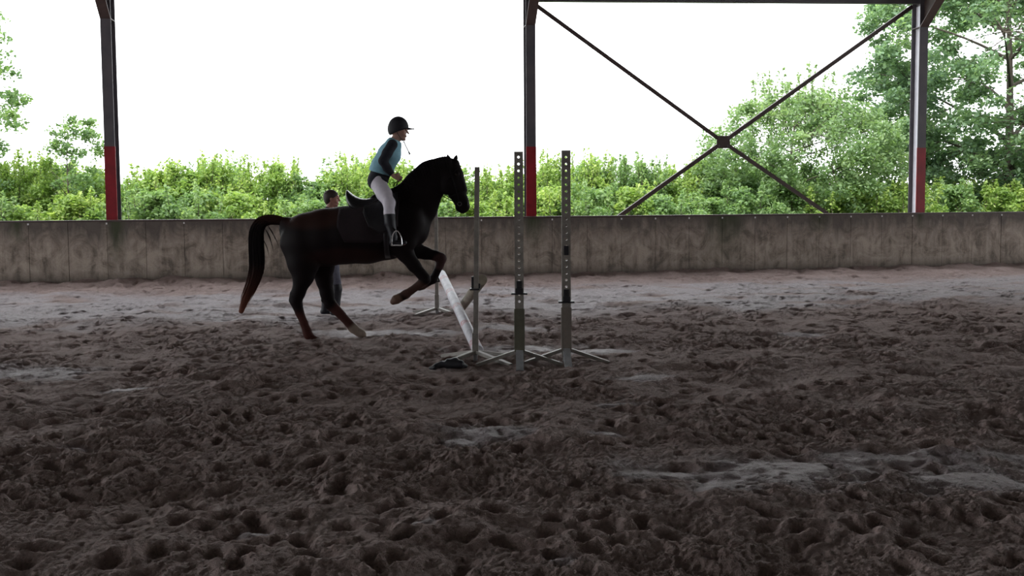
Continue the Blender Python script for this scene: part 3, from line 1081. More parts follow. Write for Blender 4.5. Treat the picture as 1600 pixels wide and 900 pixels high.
# a small dark bundle lies at the edge-on stand's foot
bd = ground(703, 577)
S = SDF(bd - (0.3, 0.3, 0.1), bd + (0.3, 0.3, 0.25), 0.008)
S.cone(bd + (-0.13, 0, 0.03), bd + (-0.03, 0.01, 0.06), 0.028, 0.04, k=0.01)
S.cone(bd + (-0.02, 0.01, 0.05), bd + (0.10, -0.02, 0.05), 0.046, 0.042, k=0.012)
S.cone(bd + (0.09, 0, 0.04), bd + (0.15, 0.02, 0.025), 0.035, 0.02, k=0.012)
S.cone(bd + (-0.14, -0.02, 0.02), bd + (-0.19, 0, 0.012), 0.024, 0.014, k=0.015)
S.ell(bd + (0.05, 0.02, 0.09), (0.035, 0.03, 0.02), 0.02)
S.ell(bd + (-0.055, 0, 0.105), (0.02, 0.05, 0.03), 0.015, sub=True)
o = link('crumpled_bundle', S.mesh('crumpled_bundle', 1), MAT['cup_black'], None, bd)
setp(o, 'black crumpled bundle lying on the sand at the foot of the edge-on stand', 'bundle')

# ------------------------------------------------------------------ horse
HD = 11.0
PXM = HD / FPX


def hp(px, py, dy=0.0):
    return at(px, py, HD + dy)


def chain_px(nodes_, g=1.0):
    """(px, py, radius px, yratio, dy)"""
    return [(hp(n[0], n[1], n[4]), n[2] * PXM * g, n[3]) for n in nodes_]


hlo = np.minimum(hp(428, 545), hp(428, 235)); hhi = np.maximum(hp(745, 232), hp(745, 545))
HS = SDF((hlo[0], HD - 0.42, -0.06), (hhi[0], HD + 0.42, hhi[2]), 0.0125)
# trunk
HS.chain(chain_px([(483, 375, 43, 0.84, 0), (510, 371, 44.5, 0.86, 0), (540, 367.5, 44.5, 0.90, 0), (572, 365, 46.5, 0.86, 0),
                   (603, 357, 48, 0.74, 0), (630, 349, 41, 0.68, 0)]), 0.03)
HS.chain(chain_px([(475, 363, 29, 1.0, 0), (453, 357, 17, 0.8, 0), (446, 348, 8, 0.9, 0)]), 0.03)
HS.chain(chain_px([(634, 345, 38, 0.7, 0), (646, 362, 23, 0.9, 0)]), 0.03)
HS.chain(chain_px([(596, 325, 24, 0.6, 0), (622, 313, 21, 0.45, 0)]), 0.03)       # withers
for sd_ in (-1, 1):
    HS.chain(chain_px([(638, 345, 22, 0.55, sd_ * 0.13), (630, 376, 21, 0.6, sd_ * 0.14)]), 0.04)   # shoulders
# neck
HS.chain(chain_px([(636, 333, 42, 0.46, 0), (648, 318, 36, 0.42, 0), (661, 295, 30.5, 0.40, 0), (675, 278, 26.5, 0.38, 0),
                   (691, 268, 22.5, 0.40, 0)]), 0.025)
# head
HS.chain(chain_px([(699, 265, 19, 0.56, 0), (704.5, 281, 19.5, 0.56, 0), (713, 299, 13.8, 0.62, 0), (720.5, 314, 11.4, 0.68, 0), (724, 322, 10.6, 0.74, 0)]), 0.012)
HS.chain(chain_px([(709, 257, 9, 0.9, 0), (717, 272, 7, 1.0, 0), (725, 297, 5.5, 0.95, 0)]), 0.012)      # forehead and nasal bone
HS.chain(chain_px([(716, 325, 5, 0.9, 0), (723, 329, 5.2, 1.0, 0)]), 0.01)                                # lower lip
for sd_ in (-1, 1):
    HS.chain(chain_px([(700, 289, 11, 0.35, sd_ * 0.062), (698, 297, 8, 0.35, sd_ * 0.055)]), 0.015)     # cheek
    HS.ell(hp(714.5, 271, sd_ * 0.082), (0.028, 0.02, 0.022), 0.015)                                     # brow
    HS.ell(hp(729.5, 318, sd_ * 0.052), (0.018, 0.014, 0.026), 0.010)                                    # nostril wing
    HS.ell(hp(731, 319, sd_ * 0.066), (0.009, 0.012, 0.016), 0.006, sub=True)
    # ears, pointing up
    HS.chain(chain_px([(706.5 + 4 * sd_, 252, 4.2, 0.9, sd_ * 0.045), (706.5 + 6.0 * sd_, 246.5, 3.4, 0.7, sd_ * 0.055),
                       (706.5 + 7.2 * sd_, 241.5, 1.3, 0.8, sd_ * 0.06)]), 0.006)
# hind leg, near side (planted)
NB, FB = -0.15, 0.16
HS.chain(chain_px([(474, 384, 36, 0.55, -0.10), (474, 412, 24, 0.6, -0.14), (474, 432, 15.5, 0.7, NB), (466, 458, 10, 0.75, NB),
                   (462, 470, 9.2, 0.75, NB)]), 0.03)
HS.chain(chain_px([(460, 463, 8.5, 0.65, NB), (454.5, 469, 3.6, 0.9, NB)], 1.12), 0.012)
HS.chain(chain_px([(463, 472, 8.6, 0.75, NB), (468, 488, 6.2, 0.75, NB), (475, 505, 5.6, 0.8, NB), (479.5, 517, 6.2, 0.85, NB), (481.5, 523, 6.4, 0.85, NB),
                   (487, 529, 5.6, 0.9, NB)], 1.12), 0.012)
HS.chain(chain_px([(488, 530, 6.5, 0.9, NB), (495, 533, 6.2, 1.0, NB), (500, 534.5, 4.6, 1.1, NB)], 1.08), 0.008)
# hind leg, far side (reaching forward)
HS.chain(chain_px([(496, 388, 32, 0.55, 0.10), (502, 412, 21, 0.6, 0.14), (507, 438, 13, 0.7, FB), (511, 458, 10.5, 0.75, FB), (514.5, 473, 9.5, 0.75, FB)]), 0.03)
HS.chain(chain_px([(512, 467, 8.5, 0.65, FB), (505, 469.5, 3.4, 0.9, FB)], 1.12), 0.012)
HS.chain(chain_px([(516, 475, 9, 0.75, FB), (531, 490, 6.6, 0.75, FB), (545, 505, 6, 0.8, FB), (552, 513, 7, 0.85, FB), (558, 518, 6, 0.9, FB)], 1.12), 0.012)
HS.chain(chain_px([(560, 519, 6.8, 0.9, FB), (565, 521.5, 6.4, 1.0, FB), (568.5, 523.5, 4.2, 1.1, FB)], 1.08), 0.008)
# fore leg with level forearm (far side)
HS.chain(chain_px([(630, 378, 22, 0.6, 0.12), (646, 390, 14.5, 0.65, 0.15), (664, 395.5, 10, 0.75, 0.16), (680, 399.5, 7.8, 0.8, 0.16), (688, 402, 8.2, 0.8, 0.16)]), 0.02)
HS.chain(chain_px([(690, 404, 7.6, 0.8, 0.16), (687, 415, 5.8, 0.75, 0.16), (681, 428, 5.2, 0.8, 0.16), (676.5, 437, 6.2, 0.85, 0.16), (668, 442, 5.4, 0.9, 0.16)], 1.12), 0.010)
HS.chain(chain_px([(666, 443, 6, 0.9, 0.16), (659, 446.5, 6.6, 1.0, 0.16), (655, 450, 4.5, 1.0, 0.16)], 1.08), 0.008)
# fore leg folded under (near side)
FN = -0.13
HS.chain(chain_px([(622, 380, 21, 0.6, -0.12), (633, 396, 13, 0.7, FN), (647, 415, 10, 0.75, FN), (658, 428, 8, 0.8, FN), (664, 434, 8, 0.8, FN)]), 0.02)
HS.chain(chain_px([(665, 437, 7.4, 0.8, FN), (655, 445, 5.8, 0.75, FN), (642, 454.5, 5.4, 0.8, FN), (634, 460, 6.6, 0.85, FN), (628, 463.5, 5.8, 0.9, FN)], 1.12), 0.010)
HS.chain(chain_px([(626, 464.5, 6.6, 0.9, FN), (619, 468, 7, 1.0, FN), (614, 471.5, 4.6, 1.0, FN)], 1.08), 0.008)

base_h = np.array([hp(530, 400)[0], HD, 0.0])
horse = thing('horse', 'dark bay horse cantering up to the crossed poles with raised forelegs', 'horse', base_h)
hme = HS.mesh('body', 2)
V = coords(hme).astype(float)
tone = np.tile(np.array([[0.006, 0.003, 0.004]]), (len(V), 1))


def paint(c, r, color, soft=0.04):
    global tone
    d = np.sqrt((((V - np.asarray(c)) / np.asarray(r)) ** 2).sum(1))
    k = sstep(1 + soft * 8, 1 - soft * 4, d)[:, None]
    tone = tone * (1 - k) + np.array(color) * k


paint(hp(495, 340), (0.35, 0.6, 0.12), (0.026, 0.011, 0.009), 0.06)
paint(hp(545, 400), (0.4, 0.6, 0.10), (0.020, 0.008, 0.008), 0.06)
paint(hp(470, 525, NB), (0.22, 0.12, 0.26), (0.055, 0.018, 0.014))
paint(hp(497, 535, NB), (0.10, 0.1, 0.05), (0.09, 0.05, 0.04))
paint(hp(540, 500, FB), (0.2, 0.12, 0.2), (0.065, 0.025, 0.022))
paint(hp(562, 518, FB), (0.12, 0.1, 0.10), (0.30, 0.24, 0.2))
paint(hp(688, 408, 0.16), (0.09, 0.1, 0.09), (0.05, 0.026, 0.026))
paint(hp(655, 450, 0.16), (0.11, 0.1, 0.08), (0.06, 0.032, 0.027))
paint(hp(645, 452, FN), (0.16, 0.08, 0.11), (0.065, 0.034, 0.028))
paint(hp(617, 469, FN), (0.085, 0.1, 0.08), (0.14, 0.085, 0.065))
point_colors(hme, tone)
hb = link('body', hme, MAT['coat'], horse)

# eyes
for sd_ in (-1, 1):
    e = hp(713.5, 273, 0)
    y = HS.surf_y(e[0], e[2], sd_)
    m = bpy.data.meshes.new('eye'); bm = bmesh.new(); bmesh.ops.create_uvsphere(bm, u_segments=12, v_segments=8, radius=0.019)
    bm.to_mesh(m); bm.free(); m.transform(Matrix.Translation((e[0], y - sd_ * 0.008, e[2])))
    link('eye', m, MAT['eye'], horse)


def blades(paths, w0, name, mat, parent, tone_fn):
    """tapering hair locks along each path (list of point arrays)"""
    VV = []; FF = []; n = 0
    for p, w_ in zip(paths, w0):
        p = np.asarray(p); L = len(p)
        for i in range(L):
            t = i / (L - 1)
            r = w_ * (0.55 + 0.9 * t * (1 - t) * 2) * (1 - t ** 3 * 0.92)
            d = p[min(i + 1, L - 1)] - p[max(i - 1, 0)]
            d = d / (np.linalg.norm(d) + 1e-9)
            x = np.cross(d, (0, 1, 0)); x /= np.linalg.norm(x) + 1e-9
            y = np.cross(d, x)
            for k in range(3):
                a = 2 * math.pi * k / 3
                VV.append(p[i] + x * r * math.cos(a) + y * r * math.sin(a))
        for i in range(L - 1):
            for k in range(3):
                k2 = (k + 1) % 3
                FF.append((n + i * 3 + k, n + i * 3 + k2, n + (i + 1) * 3 + k2, n + (i + 1) * 3 + k))
        n += L * 3
    VV = np.array(VV)
    me = np_mesh(name, VV, np.array(FF), True)
    point_colors(me, tone_fn(VV))
    return link(name, me, mat, parent)


# tail: dock and locks
tail_c = [(447, 347), (434, 344), (417, 344), (406, 351), (400, 364), (399, 384), (400, 405), (400, 424), (393, 447), (384, 466), (377, 486)]
tail_r = [6.5, 8, 8.5, 10.5, 12, 12.5, 13, 12.5, 10.5, 9, 6]
TS = SDF((hp(362, 400)[0], HD - 0.16, hp(400, 498)[2]), (hp(455, 400)[0], HD + 0.16, hp(400, 328)[2]), 0.010)
TS.chain([(hp(a[0], a[1]), 0.72 * r * PXM, 0.8) for a, r in zip(tail_c, tail_r)], 0.012)
rs = np.random.RandomState(8)
paths = []; ws = []
for i in range(260):
    t0 = rs.uniform(0, 0.25); t1 = rs.uniform(0.7, 1.0)
    ph = rs.uniform(0, 2 * math.pi); rr = math.sqrt(rs.uniform(0.2, 1.05))
    q = []
    cs = spline(tail_c, 4); rsn = np.interp(np.linspace(0, 1, len(cs)), np.linspace(0, 1, len(tail_r)), tail_r)
    for t in np.linspace(t0, t1, 14):
        i_ = int(t * (len(cs) - 1)); j = min(i_ + 1, len(cs) - 1)
        c0 = np.array(cs[i_]) + (np.array(cs[j]) - np.array(cs[i_])) * (t * (len(cs) - 1) - i_)
        dn = np.array(cs[j]) - np.array(cs[max(i_ - 1, 0)]); dn = dn / np.linalg.norm(dn)
        nn = np.array([-dn[1], dn[0]])
        R = rsn[i_] * rr * (0.95 + 0.1 * math.sin(t * 9 + ph))
        q.append(hp(*(c0 + nn * R * math.cos(ph)), R * PXM * 0.85 * math.sin(ph)))
    paths.append(q); ws.append(rs.uniform(0.005, 0.010))
for sx, sy, ex, ey in ((414, 357, 428, 397), (416, 360, 424, 384), (420, 356, 436, 388), (410, 372, 420, 402), (418, 352, 430, 376)):
    paths.append([hp(sx + (ex - sx) * t + 2 * math.sin(3 * t), sy + (ey - sy) * t) for t in np.linspace(0, 1, 10)]); ws.append(0.006)


def tail_tone(P):
    z = (P[:, 2] - hp(380, 488)[2]) / (hp(380, 345)[2] - hp(380, 488)[2])
    k = sstep(0.6, 0.0, z)[:, None]
    k2 = sstep(0.93, 1.03, z)[:, None]
    c = np.array([[0.012, 0.008, 0.010]]) * (1 - k) + np.array([[0.16, 0.06, 0.04]]) * k
    return c * (1 - k2) + np.array([[0.05, 0.022, 0.018]]) * k2


tme = TS.mesh('tail', 1)
point_colors(tme, tail_tone(coords(tme).astype(float)))
tl = link('tail', tme, MAT['horse_hair'], horse)
lk = blades(paths, ws, 'tail_hair', MAT['horse_hair'], tl, tail_tone)
lk['kind'] = 'stuff'
# mane and forelock
crest = spline([(616, 299), (627, 288), (644, 270), (667, 254), (688, 246), (701, 245)], 12)
paths = []; ws = []
for i in range(240):
    t = rs.uniform(0, 1) * (len(crest) - 1)
    i_ = int(t); c = np.array(crest[i_]) + (np.array(crest[min(i_ + 1, len(crest) - 1)]) - np.array(crest[i_])) * (t - i_)
    L = rs.uniform(12, 22); sd_ = -1 if rs.rand() < 0.85 else 1
    q = []
    for s_ in np.linspace(0, 1, 7):
        x_, y_ = c[0] + L * 0.45 * s_ + rs.uniform(-0.5, 0.5), c[1] - 2.2 * math.sin(min(s_ * 4, math.pi)) + L * s_ ** 1.4
        p = hp(x_, y_)
        yy = HS.surf_y(p[0], p[2], sd_, HD)
        p[1] = (yy if s_ > 0.12 else HD + (yy - HD) * s_ * 6) + sd_ * 0.008
        q.append(p)
    paths.append(q); ws.append(rs.uniform(0.004, 0.008))
for i in range(30):
    q = [hp(705 + rs.uniform(-3, 6) + 13 * s_ ** 0.8, 249 - 3 * math.sin(s_ * 3) + 26 * s_ ** 1.6, rs.uniform(-0.03, 0.03)) for s_ in np.linspace(0, 1, 7)]
    paths.append(q); ws.append(0.005)
mn = blades(paths, ws, 'mane', MAT['horse_hair'], horse, lambda P: np.tile([[0.012, 0.008, 0.010]], (len(P), 1)))
mn['kind'] = 'stuff'


# ------------------------------------------------------------------ saddle, pad, bridle
def side_patch(x0, x1, nx, top_fn, bot_fn, nz, sides, off):
    """sheet laid over the horse: grid points in pixels -> surface; both sides joined over the back if sides has both"""
    Vv = []; Ff = []
    xsn = np.linspace(x0, x1, nx)
    for sgn in sides:
        n0 = len(Vv)
        for x_ in xsn:
            for j in range(nz):
                y_ = top_fn(x_) + (bot_fn(x_) - top_fn(x_)) * j / (nz - 1)
                p = hp(x_, y_)
                yy = HS.surf_y(p[0], p[2], sgn, HD)
                p[1] = yy + sgn * off
                Vv.append(p)
        for i in range(nx - 1):
            for j in range(nz - 1):
                f = (n0 + i * nz + j, n0 + (i + 1) * nz + j, n0 + (i + 1) * nz + j + 1, n0 + i * nz + j + 1)
                Ff.append(f if sgn < 0 else f[::-1])
    m = MB(); m.add(Vv, Ff)
    return m


def solid(o, th):
    md = o.modifiers.new('solid', 'SOLIDIFY'); md.thickness = th; md.offset = 1
    return o


def back_top(x_):
    """pixel y of the horse's back under the saddle"""
    return float(np.interp(x_, [530, 540, 560, 580, 600, 618, 630], [323, 322.5, 320, 317, 308, 298, 296]))


m = side_patch(533, 626, 24, lambda x_: back_top(x_) + 1.5, lambda x_: np.interp(x_, [533, 545, 600, 626], [352, 377, 378, 352]), 14, (-1,), 0.010)
base_s = hp(575, 320)
pad = thing('saddle_pad', 'dark maroon cloth under the saddle on the horse', 'saddle pad', base_s)
solid(m.build('cloth_side', MAT['maroon'], pad, smooth=True), 0.008)
m = side_patch(533, 626, 24, lambda x_: back_top(x_) + 1.5, lambda x_: np.interp(x_, [533, 545, 600, 626], [352, 377, 378, 352]), 14, (1,), 0.010)
solid(m.build('cloth_side', MAT['maroon'], pad, smooth=True), 0.008)

sad = thing('saddle', 'black leather riding saddle with raised cantle on the bay horse', 'saddle', base_s)
st = [(541, 295.5, 0.085, 297), (544, 297, 0.13, 313), (549, 302, 0.165, 321), (557, 307.5, 0.18, 324), (568, 311, 0.17, 324), (580, 309.5, 0.14, 322),
      (592, 304, 0.115, 316), (602, 298.5, 0.10, 311), (609, 297.5, 0.085, 307), (614, 301, 0.06, 305)]
Vv = []; Ff = []; K = 16
for x_, yt, hw, yb in st:
    ct = hp(x_, yt); cb = hp(x_, yb)
    for k in range(K):
        a = 2 * math.pi * k / K
        cy, sz = math.cos(a), math.sin(a)
        y = HD + hw * np.sign(cy) * abs(cy) ** 0.7
        top = ct[2] - 0.055 * (abs(cy) ** 2.2)
        bot = cb[2] - 0.075 * (abs(cy) ** 1.6)
        z = (top + bot) / 2 + (top - bot) / 2 * np.sign(sz) * abs(sz) ** 0.7
        Vv.append((ct[0], y, z))
for i in range(len(st) - 1):
    for k in range(K):
        k2 = (k + 1) % K
        Ff.append((i * K + k, i * K + k2, (i + 1) * K + k2, (i + 1) * K + k))
Ff.append(tuple(range(K - 1, -1, -1))); Ff.append(tuple((len(st) - 1) * K + k for k in range(K)))
m = MB(); m.add(Vv, Ff)
o = m.build('seat', MAT['leather'], sad, smooth=True)
md = o.modifiers.new('sub', 'SUBSURF'); md.levels = 1; md.render_levels = 1
for sgn in (-1, 1):
    m = side_patch(572, 622, 16, lambda x_: back_top(x_) + 3, lambda x_: np.interp(x_, [572, 582, 598, 612, 622], [330, 352, 364, 361, 338]), 12, (sgn,), 0.024)
    solid(m.build('flap', MAT['leather'], sad, smooth=True), 0.012)
    m = side_patch(604, 612, 4, lambda x_: 345, lambda x_: 403, 10, (sgn,), 0.012)
    solid(m.build('girth_strap', MAT['leather'], sad, smooth=True), 0.006)
    ly = sgn * 0.462
    s_ = MB()
    s_.tube([hp(600, 318, sgn * 0.27), hp(605, 335, sgn * 0.33), hp(612, 352, sgn * 0.385), hp(618, 361, ly)], 0.012, 6, 0.3)
    s_.build('stirrup_leather', MAT['leather'], sad)
    s_ = MB()
    s_.tube(spline([hp(612.5, 383, ly), hp(612.5, 373, ly), hp(614.5, 365, ly), hp(619, 360.5, ly), hp(624, 364.5, ly), hp(627, 373, ly), hp(628, 383, ly)], 5), 0.007, 6)
    s_.box((hp(612, 383, ly) + hp(628.5, 383, ly)) / 2, (0.125, 0.05, 0.012))
    s_.build('stirrup_iron', MAT['chrome'], sad, smooth=False)

brd = thing('bridle', 'black leather bridle and reins on the horse head', 'bridle', hp(712, 295))


def head_loop(px, py, r, yr, ang, name, wid=0.012):
    pts = []
    c = hp(px, py)
    for k in range(21):
        a = 2 * math.pi * k / 20
        u = r * PXM * math.cos(a)
        pts.append(c + np.array([u * math.cos(ang), r * PXM * yr * math.sin(a), u * math.sin(ang)]))
    m = MB(); m.tube(pts, wid, 6, 0.5, cap=False)
    return m.build(name, MAT['strap'], brd, smooth=True)


head_loop(714.3, 303, 14, 0.66, math.radians(22), 'noseband')
head_loop(704, 276, 20.3, 0.6, math.radians(50), 'throat_lash', 0.008)
for sgn in (-1, 1):
    pts = []
    for px_, py_ in ((700, 254), (704, 266), (708, 280), (712, 294), (716, 308), (718, 318)):
        p = hp(px_, py_); p[1] = HS.surf_y(p[0], p[2], sgn, HD) + sgn * 0.006
        pts.append(p)
    MB().tube(pts, 0.010, 6, 0.5).build('cheekpiece', MAT['strap'], brd)
    bit = hp(718.5, 318.5); bit[1] = HS.surf_y(bit[0], bit[2], sgn, HD) + sgn * 0.012
    ring = [bit + np.array([0.022 * math.cos(a), 0, 0.022 * math.sin(a)]) for a in np.linspace(0, 2 * math.pi, 13)]
    MB().tube(ring, 0.004, 6, cap=False).build('bit_ring', MAT['steel'], brd)
    pts = [bit, hp(700, 311, sgn * 0.095), hp(686, 303.5, sgn * 0.13), hp(668, 297, sgn * 0.15), hp(648, 291, sgn * 0.155), hp(634, 285.5, sgn * 0.13),
           hp(625, 280.5, sgn * 0.085)]
    MB().tube(spline(pts, 5), 0.010, 6, 0.45).build('rein', MAT['strap'], brd, smooth=True)
MB().tube(spline([hp(624, 281, -0.08), hp(616, 288, -0.07), hp(617, 299, -0.05), hp(624, 301, 0.0), hp(619, 292, 0.06), hp(624, 281, 0.08)], 6), 0.009, 6, 0.45).build('rein', MAT['strap'], brd, smooth=True)
pts = []
for k in range(9):
    a = math.pi * k / 8
    pts.append(hp(706 + 8 * math.sin(a), 256 + 0 * k, -0.085 * math.cos(a)))
MB().tube(pts, 0.009, 6, 0.5).build('browband', MAT['strap'], brd)


# ------------------------------------------------------------------ people
def hand(S, wrist, palm_dir, side, down, k=0.006, sc=1.0, curl=1.0):
    """palm plus five bent fingers added to the body field S.
    palm_dir: wrist to knuckles; side: towards the thumb; down: curl direction of the fingers"""
    f = np.asarray(palm_dir, float); f = f / np.linalg.norm(f)
    s_ = np.asarray(side, float); s_ = s_ - f * (s_ @ f); s_ = s_ / np.linalg.norm(s_)
    dn = np.asarray(down, float); dn = dn - f * (dn @ f) - s_ * (dn @ s_); dn = dn / np.linalg.norm(dn)
    kn = wrist + f * 0.085 * sc
    for q in (-0.026, -0.008, 0.010, 0.026):
        S.cone(wrist + s_ * q * 0.6 * sc, kn + s_ * q * sc, 0.014 * sc, 0.012 * sc, k=0.008)
    for q, L in ((0.028, 0.070), (0.010, 0.078), (-0.009, 0.072), (-0.027, 0.056)):
        p = kn + s_ * q * sc
        segs = (0.45, 0.30, 0.25)
        a = 0.35 * curl
        for i, g in enumerate(segs):
            d = f * math.cos(a) + dn * math.sin(a)
            e = p + d * L * g * sc
            S.cone(p, e, (0.0095 - 0.001 * i) * sc, (0.0088 - 0.001 * i) * sc, k=0.003)
            p = e; a += 1.05 * curl
    p = wrist + f * 0.03 * sc + s_ * 0.028 * sc
    e = p + (f * 0.6 + s_ * 0.6 + dn * 0.3) * 0.036 * sc
    S.cone(p, e, 0.0125 * sc, 0.0105 * sc, k=0.006)
    S.cone(e, e + (f * 0.85 + s_ * -0.1 + dn * 0.5) * 0.034 * sc, 0.0102 * sc, 0.0085 * sc, k=0.003)


def head(S, c, H, fwd, k=0.008):
    """head of height H centred on c facing +x (fwd=1) or -x (fwd=-1)"""
    c = np.asarray(c, float)
    q = lambda x, y, z: c + np.array([x * fwd, y, z]) * H
    S.ell(q(-0.05, 0, 0.12), np.array([0.42, 0.33, 0.38]) * H, 0.01)
    S.cone(q(0.10, 0, 0.0), q(0.16, 0, -0.30), 0.26 * H, 0.17 * H, 0.95, 0.9, 0.03)
    S.cone(q(0.20, 0, -0.38), q(0.27, 0, -0.43), 0.085 * H, 0.06 * H, 1.4, 1.2, 0.02)   # chin
    S.cone(q(0.36, 0, 0.08), q(0.475, 0, -0.12), 0.045 * H, 0.05 * H, 0.9, 1.1, 0.015)    # nose
    S.ell(q(0.35, 0, -0.235), np.array([0.05, 0.11, 0.028]) * H, 0.008)                      # lips
    S.ell(q(0.345, 0, -0.275), np.array([0.045, 0.10, 0.026]) * H, 0.008)
    S.cone(q(0.33, -0.16, 0.13), q(0.33, 0.16, 0.13), 0.05 * H, 0.05 * H, k=0.02)           # brow
    for s_ in (-1, 1):
        S.ell(q(0.375, 0.145 * s_, 0.045), np.array([0.05, 0.075, 0.05]) * H, 0.015, sub=True)
        S.ell(q(-0.03, 0.335 * s_, -0.02), np.array([0.075, 0.035, 0.14]) * H, 0.006)
        S.ell(q(0.22, 0.19 * s_, -0.11), np.array([0.12, 0.1, 0.1]) * H, 0.03)


def eyes(c, H, fwd, parent):
    for s_ in (-1, 1):
        p = np.asarray(c) + np.array([0.315 * fwd, 0.145 * s_, 0.05]) * H
        m = bpy.data.meshes.new('eye'); bm = bmesh.new(); bmesh.ops.create_uvsphere(bm, u_segments=10, v_segments=8, radius=0.052 * H)
        bm.to_mesh(m); bm.free(); m.transform(Matrix.Translation(tuple(p)))
        link('eye', m, MAT['eye'], parent)


def sdf_box(pts, pad):
    P = np.array(pts)
    return P.min(0) - pad, P.max(0) + pad


# ---- rider
rider = thing('person', 'rider in aqua vest, black helmet and pale breeches up in the stirrups', 'person', hp(595, 312))
HH = 0.225
hc = hp(623.5, 205)
RL = {'hip': [(590, 285, 12.5, 0.9), (600, 303, 11, 0.9), (608, 317, 8.6, 0.95), (608, 333, 7.2, 1.0), (609.5, 348, 7.4, 1.0), (615, 371, 4.8, 1.0), (614, 378.5, 4.4, 1.0)]}
LEGY = [0.10, 0.21, 0.315, 0.345, 0.365, 0.395, 0.40]


def leg_nodes(sgn, grow=0.0, a=0, b=7):
    return [(hp(n[0], n[1], sgn * y), (n[2] + grow) * PXM, n[3]) for n, y in list(zip(RL['hip'], LEGY))[a:b]]


def arm_nodes(sgn, grow=0.0):
    return [(hp(613, 226, sgn * 0.165), (7.6 + grow) * PXM, 0.9), (hp(605, 239, sgn * 0.20), (7.0 + grow) * PXM, 0.9), (hp(598.5, 251.5, sgn * 0.215), (6.2 + grow) * PXM, 0.9),
            (hp(605, 262.5, sgn * 0.17), (5.6 + grow) * PXM, 0.9), (hp(613.5, 273.5, sgn * 0.10), (4.0 + grow) * PXM, 1.0)]


TOR = [(591, 279, 13.5, 1.25), (595, 267, 15.5, 1.12), (600, 256, 15.5, 1.05), (608.5, 241, 16, 1.2), (614.5, 227, 11.5, 1.45)]


def torso_nodes(grow=0.0, a=0, b=5):
    return [(hp(n[0], n[1]), (n[2] + grow) * PXM, n[3]) for n in TOR[a:b]]


lo = np.array([hp(565, 300)[0], HD - 0.50, hp(600, 392)[2]]); hi = np.array([hp(655, 300)[0], HD + 0.50, hp(600, 176)[2]])


def RS(h=0.008):
    return SDF(lo, hi, h)


S = RS(0.0065)
S.chain(torso_nodes(-1.0), 0.03)
S.chain([(hp(613, 228), 9 * PXM, 1.2), (hp(617, 220), 6.8 * PXM, 1.0), (hp(621, 211), 6.6 * PXM, 1.0)], 0.02)
for sg in (-1, 1):
    S.chain(leg_nodes(sg, -1.0), 0.02)
    S.chain([(hp(614, 379, sg * 0.40), 3.6 * PXM, 1.0), (hp(626, 380.5, sg * 0.405), 3.4 * PXM, 1.2), (hp(632, 380, sg * 0.405), 2.6 * PXM, 1.3)], 0.01)
    S.chain(arm_nodes(sg, -1.0), 0.015)
    hand(S, hp(614, 274, sg * 0.098), hp(626, 279.5, sg * 0.075) - hp(614, 274, sg * 0.098), (0, 0, 1), (0.2, -sg, -0.2), sc=0.92, curl=1.25)
head(S, hc, HH, 1)
link('body', S.mesh('body', 1), MAT['skin'], rider)
eyes(hc, HH, 1, rider)
# vest
S = RS()
S.chain(torso_nodes(1.6, 1, 5), 0.03)
S.cone(hp(594, 270), hp(597, 262), 17.5 * PXM, 18.0 * PXM, 1.1, 1.1, 0.02)
S.cone(hp(612, 232), hp(616, 222.5), 12 * PXM, 8.6 * PXM, 1.35, 1.15, 0.02)
S.half(hp(596, 271.5), (-0.30, 0, -1.0))
S.half(hp(619, 218.5), (0.45, 0, 0.9))
vest = link('vest', S.mesh('vest', 1), MAT['vest'], rider)
# shirt: sleeves joined over the shoulders, black hem below the vest
for sg in (-1, 1):
    S = RS()
    S.chain(arm_nodes(sg, 0.6), 0.02)
    S.half(hp(612.5, 272.5, sg * 0.10), (0.62, -sg * 0.1, -0.75))
    link('sleeve', S.mesh('sleeve', 1), MAT['black_cloth'], rider)
S = RS()
S.chain([(hp(590, 281.5), 15.6 * PXM, 1.2), (hp(596, 268), 15.5 * PXM, 1.12)], 0.02)
for sg in (-1, 1):
    S.cone(hp(588, 284, sg * 0.09), hp(595, 288, sg * 0.11), 13.6 * PXM, 12.6 * PXM, 0.9, 0.9, 0.03)
S.half(hp(585, 294), (0.42, 0, -1.0))
link('jacket_hem', S.mesh('jacket_hem', 1), MAT['black_cloth'], rider)
# breeches
S = RS()
for sg in (-1, 1):
    S.chain(leg_nodes(sg, 0.5, 0, 5), 0.025)
S.cone(hp(589, 284, -0.06), hp(589, 284, 0.06), 12.5 * PXM, 12.5 * PXM, k=0.03)
S.half(hp(608, 336), (-0.05, 0, -1))
link('breeches', S.mesh('breeches', 1), MAT['breech'], rider)
# boots
for sg in (-1, 1):
    S = RS(0.007)
    S.chain(leg_nodes(sg, 0.9, 3, 7), 0.012)
    S.cone(hp(608, 333, sg * 0.345), hp(609.5, 348, sg * 0.365), 8.0 * PXM, 8.2 * PXM, k=0.01)
    S.chain([(hp(613.5, 380, sg * 0.40), 4.4 * PXM, 1.0), (hp(625, 380, sg * 0.405), 4.2 * PXM, 1.25), (hp(632.5, 379, sg * 0.405), 3.2 * PXM, 1.4)], 0.01)
    S.half(hp(608, 332), (0.05, 0, 1))
    S.half(hp(620, 385, 0), (0.06, 0, -1))
    bt = link('riding_boot', S.mesh('riding_boot', 1), MAT['boot'], rider)
